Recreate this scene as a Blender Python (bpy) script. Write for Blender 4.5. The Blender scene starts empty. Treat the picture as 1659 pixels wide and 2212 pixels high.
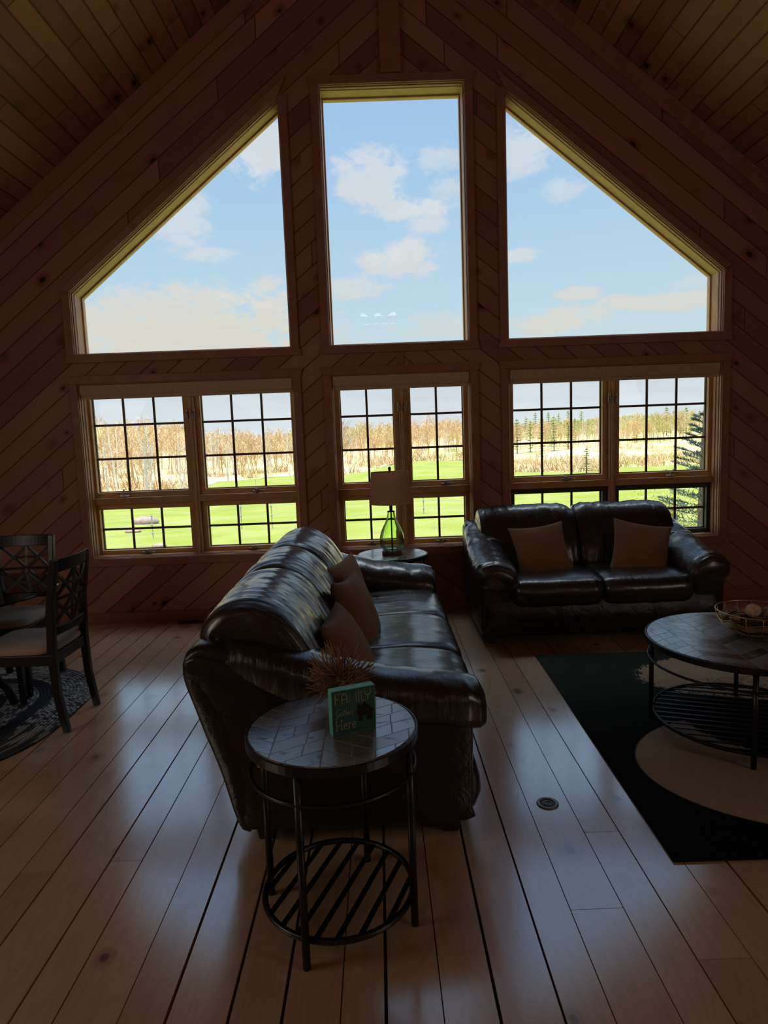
import bpy, math, random
from mathutils import Vector, Matrix, noise
from mathutils.geometry import tessellate_polygon

S = bpy.context.scene
COL = S.collection
PI = math.pi
rnd = random.Random(7)

# ------------------------------------------------------------------ camera
CAM = Vector((-0.224, 0.0, 1.6))
cam_d = bpy.data.cameras.new('camera'); cam = bpy.data.objects.new('camera', cam_d); COL.objects.link(cam)
pitch, roll, yaw = 0.1156, -0.0373, 0.0057
fw = Vector((math.sin(yaw)*math.cos(pitch), math.cos(yaw)*math.cos(pitch), -math.sin(pitch)))
r0 = Vector((math.cos(yaw), -math.sin(yaw), 0)); u0 = r0.cross(fw)
rt = math.cos(roll)*r0 + math.sin(roll)*u0; up = rt.cross(fw)
cam.matrix_world = Matrix(((rt.x, up.x, -fw.x, CAM.x), (rt.y, up.y, -fw.y, CAM.y), (rt.z, up.z, -fw.z, CAM.z), (0, 0, 0, 1)))
cam_d.sensor_fit = 'VERTICAL'; cam_d.sensor_height = 36.0; cam_d.lens = 1414.8/2212*36.0
cam_d.clip_start = 0.05; cam_d.clip_end = 2000
S.camera = cam

# ------------------------------------------------------------------ colour management, sampling
vs = S.view_settings
S.display_settings.display_device = 'sRGB'
vs.view_transform = 'Standard'; vs.look = 'None'; vs.gamma = 1.0; vs.use_curve_mapping = False
vs.exposure = 0.0
S.cycles.use_denoising = True; S.cycles.use_adaptive_sampling = True; S.cycles.adaptive_threshold = .04
S.cycles.max_bounces = 7; S.cycles.diffuse_bounces = 3; S.cycles.glossy_bounces = 3
S.cycles.transmission_bounces = 6; S.cycles.transparent_max_bounces = 12
S.cycles.caustics_reflective = False; S.cycles.caustics_refractive = False
S.cycles.sample_clamp_indirect = 6.0

# ------------------------------------------------------------------ node helpers
class NT:
    def __init__(s, tree): s.t = tree; s.n = tree.nodes; s.l = tree.links
    def node(s, kind, **kw):
        n = s.n.new(kind)
        for k, v in kw.items(): setattr(n, k, v)
        return n
    def put(s, sock, v):
        if isinstance(v, bpy.types.NodeSocket): s.l.new(v, sock)
        elif v is not None:
            if sock.type in ('RGBA',) and len(v) == 3: v = (*v, 1)
            sock.default_value = v
    def m(s, op, a, b=None, c=None, clamp=False):
        n = s.node('ShaderNodeMath', operation=op, use_clamp=clamp)
        s.put(n.inputs[0], a); s.put(n.inputs[1], b); s.put(n.inputs[2], c)
        return n.outputs[0]
    def vm(s, op, a, b=None):
        n = s.node('ShaderNodeVectorMath', operation=op); s.put(n.inputs[0], a); s.put(n.inputs[1], b)
        return n.outputs[0]
    def comb(s, x, y, z):
        n = s.node('ShaderNodeCombineXYZ'); s.put(n.inputs[0], x); s.put(n.inputs[1], y); s.put(n.inputs[2], z); return n.outputs[0]
    def sep(s, v):
        n = s.node('ShaderNodeSeparateXYZ'); s.put(n.inputs[0], v); return n.outputs
    def ss(s, v, a, b, o0=0.0, o1=1.0):
        n = s.node('ShaderNodeMapRange', interpolation_type='SMOOTHSTEP')
        for i, q in enumerate((v, a, b, o0, o1)): s.put(n.inputs[i], q)
        return n.outputs[0]
    def mix(s, f, a, b, mode='MIX'):
        n = s.node('ShaderNodeMix', data_type='RGBA', blend_type=mode)
        s.put(n.inputs[0], f); s.put(n.inputs[6], a); s.put(n.inputs[7], b); return n.outputs[2]
    def noise(s, vec, scale, detail=3, rough=0.55, dist=0.0, out=0):
        n = s.node('ShaderNodeTexNoise'); s.put(n.inputs['Vector'], vec)
        n.inputs['Scale'].default_value = scale; n.inputs['Detail'].default_value = detail
        n.inputs['Roughness'].default_value = rough; n.inputs['Distortion'].default_value = dist
        return n.outputs[out]
    def voro(s, vec, scale, feature='F1'):
        n = s.node('ShaderNodeTexVoronoi', feature=feature); s.put(n.inputs['Vector'], vec); n.inputs['Scale'].default_value = scale
        return n.outputs
    def white(s, vec):
        n = s.node('ShaderNodeTexWhiteNoise', noise_dimensions='3D'); s.put(n.inputs[0], vec); return n.outputs
    def ramp(s, f, stops):
        n = s.node('ShaderNodeValToRGB'); s.put(n.inputs[0], f); e = n.color_ramp.elements
        while len(e) < len(stops): e.new(0.5)
        for el, (p, c) in zip(e, stops): el.position = p; el.color = (*c, 1)
        return n.outputs[0]
    def bump(s, h, strength, dist, normal=None):
        n = s.node('ShaderNodeBump'); s.put(n.inputs['Height'], h); n.inputs['Strength'].default_value = strength
        n.inputs['Distance'].default_value = dist
        if normal: s.put(n.inputs['Normal'], normal)
        return n.outputs[0]
    def obj(s): return s.node('ShaderNodeTexCoord').outputs['Object']
    def pos(s): return s.node('ShaderNodeNewGeometry').outputs['Position']
    def island(s): return s.node('ShaderNodeNewGeometry').outputs['Random Per Island']

def new_mat(name):
    m = bpy.data.materials.new(name); m.use_nodes = True; t = NT(m.node_tree)
    return m, t, m.node_tree.nodes['Principled BSDF'], m.node_tree.nodes['Material Output']

def simple(name, col, rough=0.5, metal=0.0, spec=0.5, var=0.0, scale=30, bump=0.0, sheen=0.0, coat=0.0, stretch=(1, 1, 1)):
    m, t, p, o = new_mat(name)
    vec = t.vm('MULTIPLY', t.obj(), stretch)
    n = t.noise(vec, scale, 4)
    c = t.mix(t.ss(n, .3, .7), tuple(x*(1-var) for x in col), tuple(min(1, x*(1+var)) for x in col))
    t.put(p.inputs['Base Color'], c)
    p.inputs['Roughness'].default_value = rough; p.inputs['Metallic'].default_value = metal
    p.inputs['Specular IOR Level'].default_value = spec
    p.inputs['Sheen Weight'].default_value = sheen; p.inputs['Coat Weight'].default_value = coat
    if bump: t.put(p.inputs['Normal'], t.bump(n, bump, .01))
    return m

# ------------------------------------------------------------------ sky (world)
W = bpy.data.worlds.new('sky'); S.world = W; W.use_nodes = True
t = NT(W.node_tree); bg = W.node_tree.nodes['Background']
dirv = t.node('ShaderNodeTexCoord').outputs['Generated']
dx, dy, dz = t.sep(dirv)
az = t.m('ARCTAN2', dx, dy); el = t.m('ARCSINE', dz)
grad = t.ramp(t.m('MULTIPLY', t.m('ADD', el, 0.0), 1.0), [
    (0.0, (.80, .88, .92)), (.035, (.74, .82, .88)), (.075, (.66, .74, .80)), (.12, (.60, .75, .82)), (.22, (.50, .71, .86)),
    (.36, (.40, .62, .87)), (.48, (.36, .57, .86)), (.60, (.20, .32, .52)), (.80, (.22, .34, .52)), (.95, (.60, .70, .80))])
cn = t.comb(t.m('MULTIPLY', az, 1.0), t.m('MULTIPLY', el, 1.9), 0.0)
n1 = t.noise(cn, 9.0, 8, .62, .5); n2 = t.noise(cn, 30.0, 8, .65, .6)
nz = t.m('ADD', t.m('MULTIPLY', t.m('SUBTRACT', n1, .5), 4.4), t.m('MULTIPLY', t.m('SUBTRACT', n2, .5), 2.6))
def px_dir(px, py):
    d = (px-829.5)/1414.8*rt - (py-1106)/1414.8*up + fw; d.normalize()
    return math.atan2(d.x, d.y), math.asin(d.z)
# cumulus banks and wisps over the horizon: azimuth / elevation centre, extents, density
clouds = [(390, 712, 300, 66, 1.25), (515, 655, 150, 40, 1.1), (250, 690, 90, 22, .7), (552, 318, 58, 62, .95), (390, 470, 52, 62, .75), (452, 553, 52, 15, .7),
          (800, 370, 80, 46, .85), (818, 410, 58, 22, .9), (902, 450, 80, 20, .95), (922, 482, 40, 18, .75), (862, 556, 84, 34, 1.0),
          (760, 620, 75, 26, .75), (945, 345, 46, 26, .6), (960, 412, 50, 22, .5), (1142, 318, 62, 40, .8), (1215, 410, 44, 22, .55),
          (1126, 551, 40, 13, .85), (1255, 635, 46, 12, .85), (1322, 646, 30, 9, .8), (1440, 650, 115, 17, .9), (1212, 692, 110, 27, .9), (1000, 700, 160, 24, .5), (1500, 610, 60, 12, .35)]
mask = None
for (px, py, sx, sy, w) in clouds:
    a, e = px_dir(px, py); sa, se = sx/1414.8*1.15, sy/1414.8*1.2
    qa = t.m('DIVIDE', t.m('SUBTRACT', az, a), sa); qe = t.m('DIVIDE', t.m('SUBTRACT', el, e), se)
    d2 = t.m('ADD', t.m('MULTIPLY', qa, qa), t.m('MULTIPLY', qe, qe))
    v = t.m('MULTIPLY', t.ss(t.m('ADD', d2, nz), 1.15, .05), w, clamp=True)
    mask = v if mask is None else t.m('MAXIMUM', mask, v)
# grey stratus low over the hills
low = t.m('MULTIPLY', t.ss(el, .11, .05), t.ss(t.noise(t.comb(t.m('MULTIPLY', az, 2.0), t.m('MULTIPLY', el, 16.0), 3.0), 3.0, 5), .38, .7))
sky = t.mix(t.m('MULTIPLY', low, .55), grad, (.66, .69, .76))
ccol = t.mix(t.ss(el, .30, .12), (.80, .82, .84), (.80, .73, .60))
ccol = t.mix(t.m('MULTIPLY', t.ss(n1, .62, .40), .35), ccol, (.62, .66, .70))
sky = t.mix(t.m('MULTIPLY', mask, .92), sky, ccol)
# added sky brightness out of view, overhead and to both sides, lighting the room
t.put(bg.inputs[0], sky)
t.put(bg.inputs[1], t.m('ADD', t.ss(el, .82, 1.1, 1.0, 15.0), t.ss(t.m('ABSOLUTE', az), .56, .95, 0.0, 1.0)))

# ------------------------------------------------------------------ lights
sun_d = bpy.data.lights.new('sun', 'SUN'); sun_d.energy = 3.4; sun_d.angle = .009; sun_d.color = (1, .95, .86)
sun = bpy.data.objects.new('sun', sun_d); COL.objects.link(sun)
sun.rotation_euler = Vector((.50, .42, -.80)).to_track_quat('-Z', 'Y').to_euler()   # high, from behind the house and to its left
pd = bpy.data.lights.new('window_portal', 'AREA'); pd.shape = 'RECTANGLE'; pd.size = 5.9; pd.size_y = 4.1; pd.cycles.is_portal = True
po = bpy.data.objects.new('window_portal', pd); COL.objects.link(po); po.location = (0, 6.12, 2.6); po.rotation_euler = (-PI/2, 0, 0)
# added area lights behind the camera, aimed up to warm the ceiling
for nm, x, e in (('ceiling_fill_left', -2.6, 10.5), ('ceiling_fill_right', 2.8, 9)):
    ad = bpy.data.lights.new(nm, 'AREA'); ad.shape = 'RECTANGLE'; ad.size = 1.3; ad.size_y = 1.9; ad.energy = e; ad.color = (1, .80, .50)
    ao = bpy.data.objects.new(nm, ad); COL.objects.link(ao); ao.location = (x, -2.9, 2.3)
    ao.rotation_euler = Vector((-.1*x, .30, 1)).to_track_quat('-Z', 'Y').to_euler()

# added area lights at the windowless side walls, lifting the floor brightness
for nm, sx, e, y_ in (('side_fill_left', -1, 30, 1.2), ('side_fill_right', 1, 25, -.4)):
    ad = bpy.data.lights.new(nm, 'AREA'); ad.shape = 'RECTANGLE'; ad.size = 2.6; ad.size_y = 1.4; ad.energy = e; ad.color = (1, .86, .70)
    ao = bpy.data.objects.new(nm, ad); COL.objects.link(ao); ao.location = (sx*4.6, y_, 1.7)
    ao.rotation_euler = Vector((-sx, .12, -.42)).to_track_quat('-Z', 'Z').to_euler()

# ------------------------------------------------------------------ mesh helpers
class MB:
    def __init__(s): s.v = []; s.f = []
    def add(s, vs, fs):
        o = len(s.v); s.v += [tuple(v) for v in vs]; s.f += [tuple(i+o for i in f) for f in fs]; return s
    def box(s, c, d, M=None):
        x, y, z = (q/2 for q in d); P = [Vector((a*x, b*y, e*z)) for e in (-1, 1) for b in (-1, 1) for a in (-1, 1)]
        if M: P = [M @ p for p in P]
        return s.add([p+Vector(c) for p in P], [(0, 2, 3, 1), (4, 5, 7, 6), (0, 1, 5, 4), (2, 6, 7, 3), (0, 4, 6, 2), (1, 3, 7, 5)])
    def span(s, a, b): return s.box([(p+q)/2 for p, q in zip(a, b)], [abs(q-p) for p, q in zip(a, b)])
    def tube(s, pts, r, n=8, closed=False, flat=1.0):
        pts = [Vector(p) for p in pts]; k = len(pts); rs = r if isinstance(r, (list, tuple)) else [r]*k
        vs, prev = [], None
        for i, p in enumerate(pts):
            a = pts[(i-1) % k] if closed or i else p; b = pts[(i+1) % k] if closed or i < k-1 else p
            d = (b-a).normalized()
            ref = Vector((0, 0, 1)) if abs(d.z) < .9 else Vector((1, 0, 0))
            x = d.cross(ref).normalized(); y = x.cross(d)
            for j in range(n):
                th = 2*PI*j/n; vs.append(p + (x*math.cos(th)+y*math.sin(th)*flat)*rs[i])
        fs = []
        for i in range(k if closed else k-1):
            for j in range(n):
                a, b = i*n+j, i*n+(j+1) % n; c, d = ((i+1) % k)*n+(j+1) % n, ((i+1) % k)*n+j
                fs.append((a, d, c, b))
        if not closed: fs += [tuple(range(n)), tuple(reversed(range((k-1)*n, k*n)))]
        return s.add(vs, fs)
    def lathe(s, prof, n=32, c=(0, 0, 0), mod=None):
        vs = []
        for r, z in prof:
            for j in range(n):
                th = 2*PI*j/n; q = r*(mod(th, z) if mod else 1); vs.append((c[0]+q*math.cos(th), c[1]+q*math.sin(th), c[2]+z))
        fs = [(i*n+j, i*n+(j+1) % n, (i+1)*n+(j+1) % n, (i+1)*n+j) for i in range(len(prof)-1) for j in range(n)]
        fs += [tuple(reversed(range(n))), tuple(range((len(prof)-1)*n, len(prof)*n))]
        return s.add(vs, fs)
    def loft(s, rings, caps=True):
        n = len(rings[0]); vs = [p for r in rings for p in r]
        fs = [(i*n+j, i*n+(j+1) % n, (i+1)*n+(j+1) % n, (i+1)*n+j) for i in range(len(rings)-1) for j in range(n)]
        if caps: fs += [tuple(reversed(range(n))), tuple(range((len(rings)-1)*n, len(rings)*n))]
        return s.add(vs, fs)
    def prism(s, poly, y0, y1):      # polygon in the x-z plane, thick in y
        n = len(poly); vs = [(x, y0, z) for x, z in poly]+[(x, y1, z) for x, z in poly]
        return s.add(vs, [tuple(range(n)), tuple(reversed(range(n, 2*n)))]+[(i, i+n, (i+1) % n+n, (i+1) % n) for i in range(n)])
    def ring(s, o, i, y0, y1):       # frame between two polygons of the x-z plane
        n = len(o); vs = [(x, y, z) for y in (y0, y1) for P in (o, i) for x, z in P]; fs = []
        for k in range(n):
            l = (k+1) % n
            fs += [(k, l, n+l, n+k), (2*n+k, 3*n+k, 3*n+l, 2*n+l), (k, 2*n+k, 2*n+l, l), (n+k, n+l, 3*n+l, 3*n+k)]
        return s.add(vs, fs)
    def build(s, name, mat, parent=None, smooth=False, bevel=0.0, sub=0, loc=None):
        me = bpy.data.meshes.new(name); me.from_pydata(s.v, [], s.f); me.validate(); me.update()
        import bmesh
        bm = bmesh.new(); bm.from_mesh(me); bmesh.ops.recalc_face_normals(bm, faces=bm.faces[:]); bm.to_mesh(me); bm.free()
        if mat: me.materials.append(mat)
        for p in me.polygons: p.use_smooth = smooth
        o = bpy.data.objects.new(name, me); COL.objects.link(o)
        if parent: o.parent = parent
        if loc: o.location = loc
        if bevel:
            b = o.modifiers.new('edge', 'BEVEL'); b.width = bevel; b.segments = 2; b.limit_method = 'ANGLE'
        if sub:
            m = o.modifiers.new('sub', 'SUBSURF'); m.levels = sub; m.render_levels = sub
        return o

def tag(o, label, cat, group=None, kind=None):
    o['label'] = label; o['category'] = cat
    if group: o['group'] = group
    if kind: o['kind'] = kind
    return o
def thing(name, label, cat, loc=(0, 0, 0), rz=0.0, group=None):
    o = bpy.data.objects.new(name, None); COL.objects.link(o); o.location = loc; o.rotation_euler = (0, 0, rz); o.empty_display_size = .1
    return tag(o, label, cat, group)
def struct(o): o['kind'] = 'structure'; return o
def dup(root, loc, rz=0.0, scale=1.0, label=None, group=None):
    r = root.copy(); COL.objects.link(r); r.location = loc; r.rotation_euler = (0, 0, rz); r.scale = (scale,)*3
    if label: r['label'] = label
    if group: r['group'] = group
    for ch in list(root.children):
        c = ch.copy(); COL.objects.link(c); c.parent = r
        for g in ch.children:
            d = g.copy(); COL.objects.link(d); d.parent = c
    return r
def inset(poly, d):                  # inward offset of a convex polygon
    n = len(poly); area = sum(poly[i][0]*poly[(i+1) % n][1]-poly[(i+1) % n][0]*poly[i][1] for i in range(n)); sg = 1 if area > 0 else -1
    L = []
    for i in range(n):
        (x0, z0), (x1, z1) = poly[i], poly[(i+1) % n]; ex, ez = x1-x0, z1-z0; l = math.hypot(ex, ez)
        nx, nz = -ez/l*sg, ex/l*sg; L.append((x0+nx*d, z0+nz*d, ex, ez))
    out = []
    for i in range(n):
        x0, z0, ex, ez = L[i-1]; x1, z1, fx, fz = L[i]
        k = ((x1-x0)*fz-(z1-z0)*fx)/(ex*fz-ez*fx); out.append((x0+ex*k, z0+ez*k))
    return out
def circle(r, z=0.0, n=48, c=(0, 0)): return [(c[0]+r*math.cos(2*PI*i/n), c[1]+r*math.sin(2*PI*i/n), z) for i in range(n)]

# ------------------------------------------------------------------ wood materials
def knots(t, vec, sc, thr, keep=.5):
    vo = t.voro(vec, sc); d = vo[0]; rn = t.sep(vo[1])[0]
    size = t.m('MULTIPLY', t.m('SUBTRACT', rn, keep), thr/(1-keep))
    core = t.ss(d, size, t.m('MULTIPLY', size, .55)); halo = t.ss(d, t.m('MULTIPLY', size, 2.6), size)
    on = t.m('GREATER_THAN', rn, keep)
    return t.m('MULTIPLY', core, on), t.m('MULTIPLY', halo, on)

def board_mat(name, mode, wide, tones, knotc, groove=.007, rough=.55, gap=.0):
    """tongue-and-groove boards: 'gable' slopes with the roof, 'slope' runs along y on the roof, 'side' along y on the side walls"""
    m, t, p, o = new_mat(name)
    x, y, z = t.sep(t.pos()); ax = t.m('ABSOLUTE', x)
    if mode == 'gable':
        v = t.m('ADD', t.m('MULTIPLY', ax, SA), t.m('MULTIPLY', z, CA)); u = t.m('SUBTRACT', t.m('MULTIPLY', z, SA), t.m('MULTIPLY', ax, CA)); along = x
    elif mode == 'slope':
        v = t.m('DIVIDE', ax, CA); u = y; along = y
    else:
        v = z; u = t.m('ADD', y, x); along = y
    q = t.m('DIVIDE', v, wide); idx = t.m('FLOOR', q); fr = t.m('FRACT', q)
    side = t.m('SIGN', x)
    r1 = t.white(t.comb(idx, side, 1.0))[0]
    sg = t.m('ADD', t.m('DIVIDE', along, 2.3), t.m('MULTIPLY', r1, 7.0)); seg = t.m('FLOOR', sg); sf = t.m('FRACT', sg)
    r2 = t.white(t.comb(idx, side, t.m('ADD', seg, 5.0)))[0]
    e = t.m('MINIMUM', fr, t.m('SUBTRACT', 1.0, fr))
    gr = t.ss(e, groove/wide*.9, groove/wide*.25)
    butt = t.ss(t.m('MINIMUM', sf, t.m('SUBTRACT', 1.0, sf)), .0022, .0010)
    line = t.m('MAXIMUM', gr, butt)
    vec = t.comb(t.m('MULTIPLY', u, .16), t.m('ADD', v, t.m('MULTIPLY', r2, 3.0)), t.m('MULTIPLY', r2, 31.0))
    g = t.noise(vec, 26, 5, .6, .6); gl = t.noise(t.comb(t.m('MULTIPLY', u, .35), v, t.m('MULTIPLY', r2, 17.0)), 5, 3)
    c = t.ramp(t.m('ADD', t.m('MULTIPLY', r2, .55), t.m('ADD', t.m('MULTIPLY', g, .28), t.m('MULTIPLY', gl, .25))), tones)
    core, halo = knots(t, t.comb(t.m('MULTIPLY', u, .66), v, t.m('MULTIPLY', idx, .37)), 6.6, .20, .46)
    c = t.mix(t.m('MULTIPLY', halo, .45), c, knotc); c = t.mix(t.m('MULTIPLY', core, .95), c, tuple(k*.3 for k in knotc))
    c = t.mix(t.m('MULTIPLY', line, .7), c, tuple(k*.15 for k in tones[0][1]))
    t.put(p.inputs['Base Color'], c); p.inputs['Roughness'].default_value = rough; p.inputs['Specular IOR Level'].default_value = .3
    hgt = t.m('SUBTRACT', t.m('MULTIPLY', g, .05), line)
    t.put(p.inputs['Normal'], t.bump(hgt, .7, .006))
    return m

def grain_mat(name, lo, hi, stretch, knotc, rough=.45, kn=True, spec=.4):
    m, t, p, o = new_mat(name)
    r = t.island(); v = t.vm('ADD', t.vm('MULTIPLY', t.obj(), stretch), t.comb(t.m('MULTIPLY', r, 13.0), t.m('MULTIPLY', r, 7.0), t.m('MULTIPLY', r, 3.0)))
    g = t.noise(v, 24, 5, .6, .8)
    c = t.mix(t.ss(t.m('ADD', t.m('MULTIPLY', g, .7), t.m('MULTIPLY', r, .3)), .3, .75), lo, hi)
    if kn:
        core, halo = knots(t, v, 4.2, .15, .55); c = t.mix(t.m('MULTIPLY', halo, .4), c, knotc); c = t.mix(t.m('MULTIPLY', core, .9), c, tuple(k*.3 for k in knotc))
    t.put(p.inputs['Base Color'], c); p.inputs['Roughness'].default_value = rough; p.inputs['Specular IOR Level'].default_value = spec
    t.put(p.inputs['Normal'], t.bump(g, .15, .003))
    return m

ANG = math.atan(.803); SA, CA = math.sin(ANG), math.cos(ANG)
PINE = [(.22, (.24, .105, .085)), (.5, (.36, .168, .135)), (.8, (.46, .225, .175))]
M_wall = board_mat('stained pine boards', 'gable', .150, PINE, (.06, .02, .012))
M_ceil = board_mat('ceiling pine boards', 'slope', .140, [(.2, (.22, .10, .055)), (.5, (.32, .15, .085)), (.8, (.42, .20, .11))], (.05, .02, .012), groove=.010)
M_side = board_mat('side wall pine boards', 'side', .150, PINE, (.06, .02, .012))
M_trim = grain_mat('pine trim', (.32, .14, .10), (.48, .23, .16), (.35, 1, .35), (.07, .025, .015))
M_jamb = grain_mat('window pine', (.50, .27, .12), (.70, .42, .20), (.3, 1, .3), (.10, .04, .02), kn=False)

# floor planks
m, t, p, o = new_mat('wide pine floor'); M_floor = m
r = t.island(); x, y, z = t.sep(t.obj())
vec = t.comb(t.m('ADD', x, t.m('MULTIPLY', r, 9.0)), t.m('MULTIPLY', y, .10), t.m('MULTIPLY', r, 23.0))
g = t.noise(vec, 34, 6, .62, 1.2); g2 = t.noise(t.comb(x, t.m('MULTIPLY', y, .3), t.m('MULTIPLY', r, 11.0)), 5, 3, .5, .5)
rings = t.m('SINE', t.m('MULTIPLY', t.noise(t.comb(t.m('ADD', x, t.m('MULTIPLY', r, 5.0)), t.m('MULTIPLY', y, .16), t.m('MULTIPLY', r, 41.0)), 5.5, 2, .4), 120.0))
c = t.ramp(t.m('ADD', t.m('MULTIPLY', r, .40), t.m('ADD', t.m('MULTIPLY', g, .35), t.m('MULTIPLY', g2, .30))),
           [(.22, (.60, .38, .23)), (.5, (.80, .55, .36)), (.82, (.92, .68, .47))])
c = t.mix(t.m('MULTIPLY', t.ss(rings, .3, 1.0), .10), c, (.30, .15, .07))
kv = t.comb(t.m('ADD', x, t.m('MULTIPLY', t.noise(t.obj(), 9, 2), .03)), t.m('ADD', t.m('MULTIPLY', y, .72), t.m('MULTIPLY', r, 7.7)), t.m('MULTIPLY', r, 3.0))
core, halo = knots(t, kv, 6.4, .165, .30)
c = t.mix(t.m('MULTIPLY', halo, .42), c, (.22, .10, .055)); c = t.mix(t.m('MULTIPLY', core, .9), c, (.055, .022, .014))
t.put(p.inputs['Base Color'], c)
wear = t.noise(t.comb(x, t.m('MULTIPLY', y, .4), 0.0), 3.0, 5, .65)
t.put(p.inputs['Roughness'], t.ss(t.m('ADD', wear, t.m('MULTIPLY', g, .25)), .3, .95, .15, .25)); p.inputs['IOR'].default_value = 4.0; p.inputs['Coat Weight'].default_value = 1.0; p.inputs['Coat Roughness'].default_value = .16; p.inputs['Coat IOR'].default_value = 2.2
t.put(p.inputs['Normal'], t.bump(t.m('ADD', g, t.m('MULTIPLY', core, -.6)), .10, .002))
M_gap = simple('floor gap dark', (.012, .008, .006), .9)

# ------------------------------------------------------------------ room shell
YW, YO = 5.83, 6.09                       # inner and outer face of the window wall
XS, YB = 4.7, -3.5                        # side walls, back wall
RZ = lambda x: 6.22-.803*abs(x)
T_IN, T_OUT = .943, 2.82
op = {}
op['upper_left'] = [(-T_OUT, 2.391), (-T_IN, 2.391), (-T_IN, 4.447), (-T_OUT, 2.917)]
op['upper_mid'] = [(-.609, 2.391), (.609, 2.391), (.609, 4.513), (-.609, 4.513)]
op['upper_right'] = [(T_IN, 2.391), (T_OUT, 2.391), (T_OUT, 2.917), (T_IN, 4.447)]
op['lower_left'] = [(-T_OUT, .595), (-T_IN, .595), (-T_IN, 2.142), (-T_OUT, 2.142)]
op['lower_mid'] = [(-.609, .595), (.609, .595), (.609, 2.142), (-.609, 2.142)]
op['lower_right'] = [(T_IN, .595), (T_OUT, .595), (T_OUT, 2.142), (T_IN, 2.142)]
outer = [(-XS, 0), (XS, 0), (XS, RZ(XS)), (0, 6.22), (-XS, RZ(XS))]
def wall_with_holes(name, outer, holes, y0, y1, mat):
    loops = [outer]+holes; flat = [q for L in loops for q in L]
    tris = tessellate_polygon([[Vector((a, b, 0)) for a, b in L] for L in loops])
    n = len(flat); b = MB(); vs = [(a, y0, c) for a, c in flat]+[(a, y1, c) for a, c in flat]
    fs = [tuple(q) for q in tris]+[tuple(i+n for i in reversed(q)) for q in tris]; k = 0
    for L in loops:
        for i in range(len(L)):
            a, c = k+i, k+(i+1) % len(L); fs.append((a, c, c+n, a+n))
        k += len(L)
    b.add(vs, fs); return struct(b.build(name, mat))
wall_with_holes('wall_front', outer, list(op.values()), YW, YO, M_wall)
b = MB(); b.span((-XS-.2, YB-.2, -.1), (-XS, YO, RZ(XS)+.1)); struct(b.build('wall_left', M_side))
b = MB(); b.span((XS, YB-.2, -.1), (XS+.2, YO, RZ(XS)+.1)); struct(b.build('wall_right', M_side))
b = MB(); b.prism(outer, YB-.2, YB); struct(b.build('wall_back', M_wall))
for sgn, nm in ((-1, 'ceiling'), (1, 'ceiling.001')):
    b = MB(); b.loft([[(sgn*xx, y, RZ(xx)+dz) for xx, dz in ((0, 0), (XS+.5, 0), (XS+.5, .25), (0, .25))] for y in (YB-.2, YO+.5)])
    struct(b.build(nm, M_ceil))

# floor: wide planks with open joints between them
edges = [-2.131, -1.977, -1.819, -1.649, -1.517, -1.327, -1.2, -1.015, -.883, -.707, -.556, -.389, -.265, -.102, .049, .224, .361, .539, .677]
while edges[0] > -XS: edges.insert(0, edges[0]-rnd.uniform(.13, .19))
while edges[-1] < XS: edges.append(edges[-1]+rnd.uniform(.13, .19))
edges[0], edges[-1] = -XS, XS
joints = {-1.2: [3.41, .6], -1.015: [3.65, 1.4], -1.649: [2.33, 5.0], -.556: [1.86, 4.6], .539: [2.44, 4.9], .361: [2.02, 5.3], -2.131: [3.2]}
b = MB()
for i in range(len(edges)-1):
    x0, x1 = edges[i], edges[i+1]; g0 = rnd.choice((.003, .0045, .007, .0095)); js = joints.get(edges[i])
    if js is None: js = [rnd.uniform(-2.5, 5.5) for k in range(2)] if not -1.0 < x0 < .6 else [rnd.uniform(-3, 1)]
    ys = sorted([YB]+[j for j in js if YB+.3 < j < YW-.2]+[YW])
    for a, c in zip(ys[:-1], ys[1:]):
        b.span((x0+g0, a+.0012, -.03), (x1-.0004, c-.0012, 0))
fl = struct(b.build('floor', M_floor))
b = MB(); b.span((-XS, YB, -.12), (XS, YO, -.031)); struct(b.build('floor.001', M_gap))

# baseboard, ridge post, rake trims
b = MB(); b.span((-XS, YW-.018, .0), (XS, YW, .095)); struct(b.build('baseboard_front', M_trim, bevel=.003))
b = MB(); b.span((-.085, YW-.05, 4.585), (.085, YW, 6.19)); struct(b.build('trim_1', M_trim, bevel=.004))
b = MB(); b.span((-.032, YW-.016, 2.215), (.032, YW, 2.318)); struct(b.build('trim_2', M_trim, bevel=.003))
for k, sgn in enumerate((-1, 1)):
    b = MB(); P = [(0, RZ(0)-.002), (sgn*XS, RZ(XS)-.002), (sgn*XS, RZ(XS)-.16), (0, RZ(0)-.16)]
    b.prism(P, YW-.02, YW); struct(b.build('trim_%d' % (3+k), M_trim, bevel=.003))

# ------------------------------------------------------------------ windows
def pane_mat(name, tint, refl):
    m, t, p, o = new_mat(name); t.n.remove(p)
    tr = t.node('ShaderNodeBsdfTransparent'); tr.inputs[0].default_value = (*tint, 1)
    gl = t.node('ShaderNodeBsdfGlossy'); gl.inputs['Roughness'].default_value = .0
    lw = t.node('ShaderNodeFresnel'); lw.inputs[0].default_value = 1.45
    mx = t.node('ShaderNodeMixShader'); t.put(mx.inputs[0], t.m('MULTIPLY', lw.outputs[0], refl)); t.put(mx.inputs[1], tr.outputs[0]); t.put(mx.inputs[2], gl.outputs[0])
    t.put(o.inputs[0], mx.outputs[0]); return m
M_glass = pane_mat('window glass', (.985, .99, .985), .4)
M_grey = simple('grey window hardware', (.30, .28, .25), .4, .6)
M_chrome = simple('bright crank metal', (.62, .62, .62), .25, .9)
M_grille = simple('brown window grille', (.10, .055, .03), .5)
M_shade = simple('tan roller shade fabric', (.60, .46, .31), .8, var=.12, scale=120, stretch=(1, 1, .2))
M_vinyl = simple('dark sash', (.05, .035, .028), .5)
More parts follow.
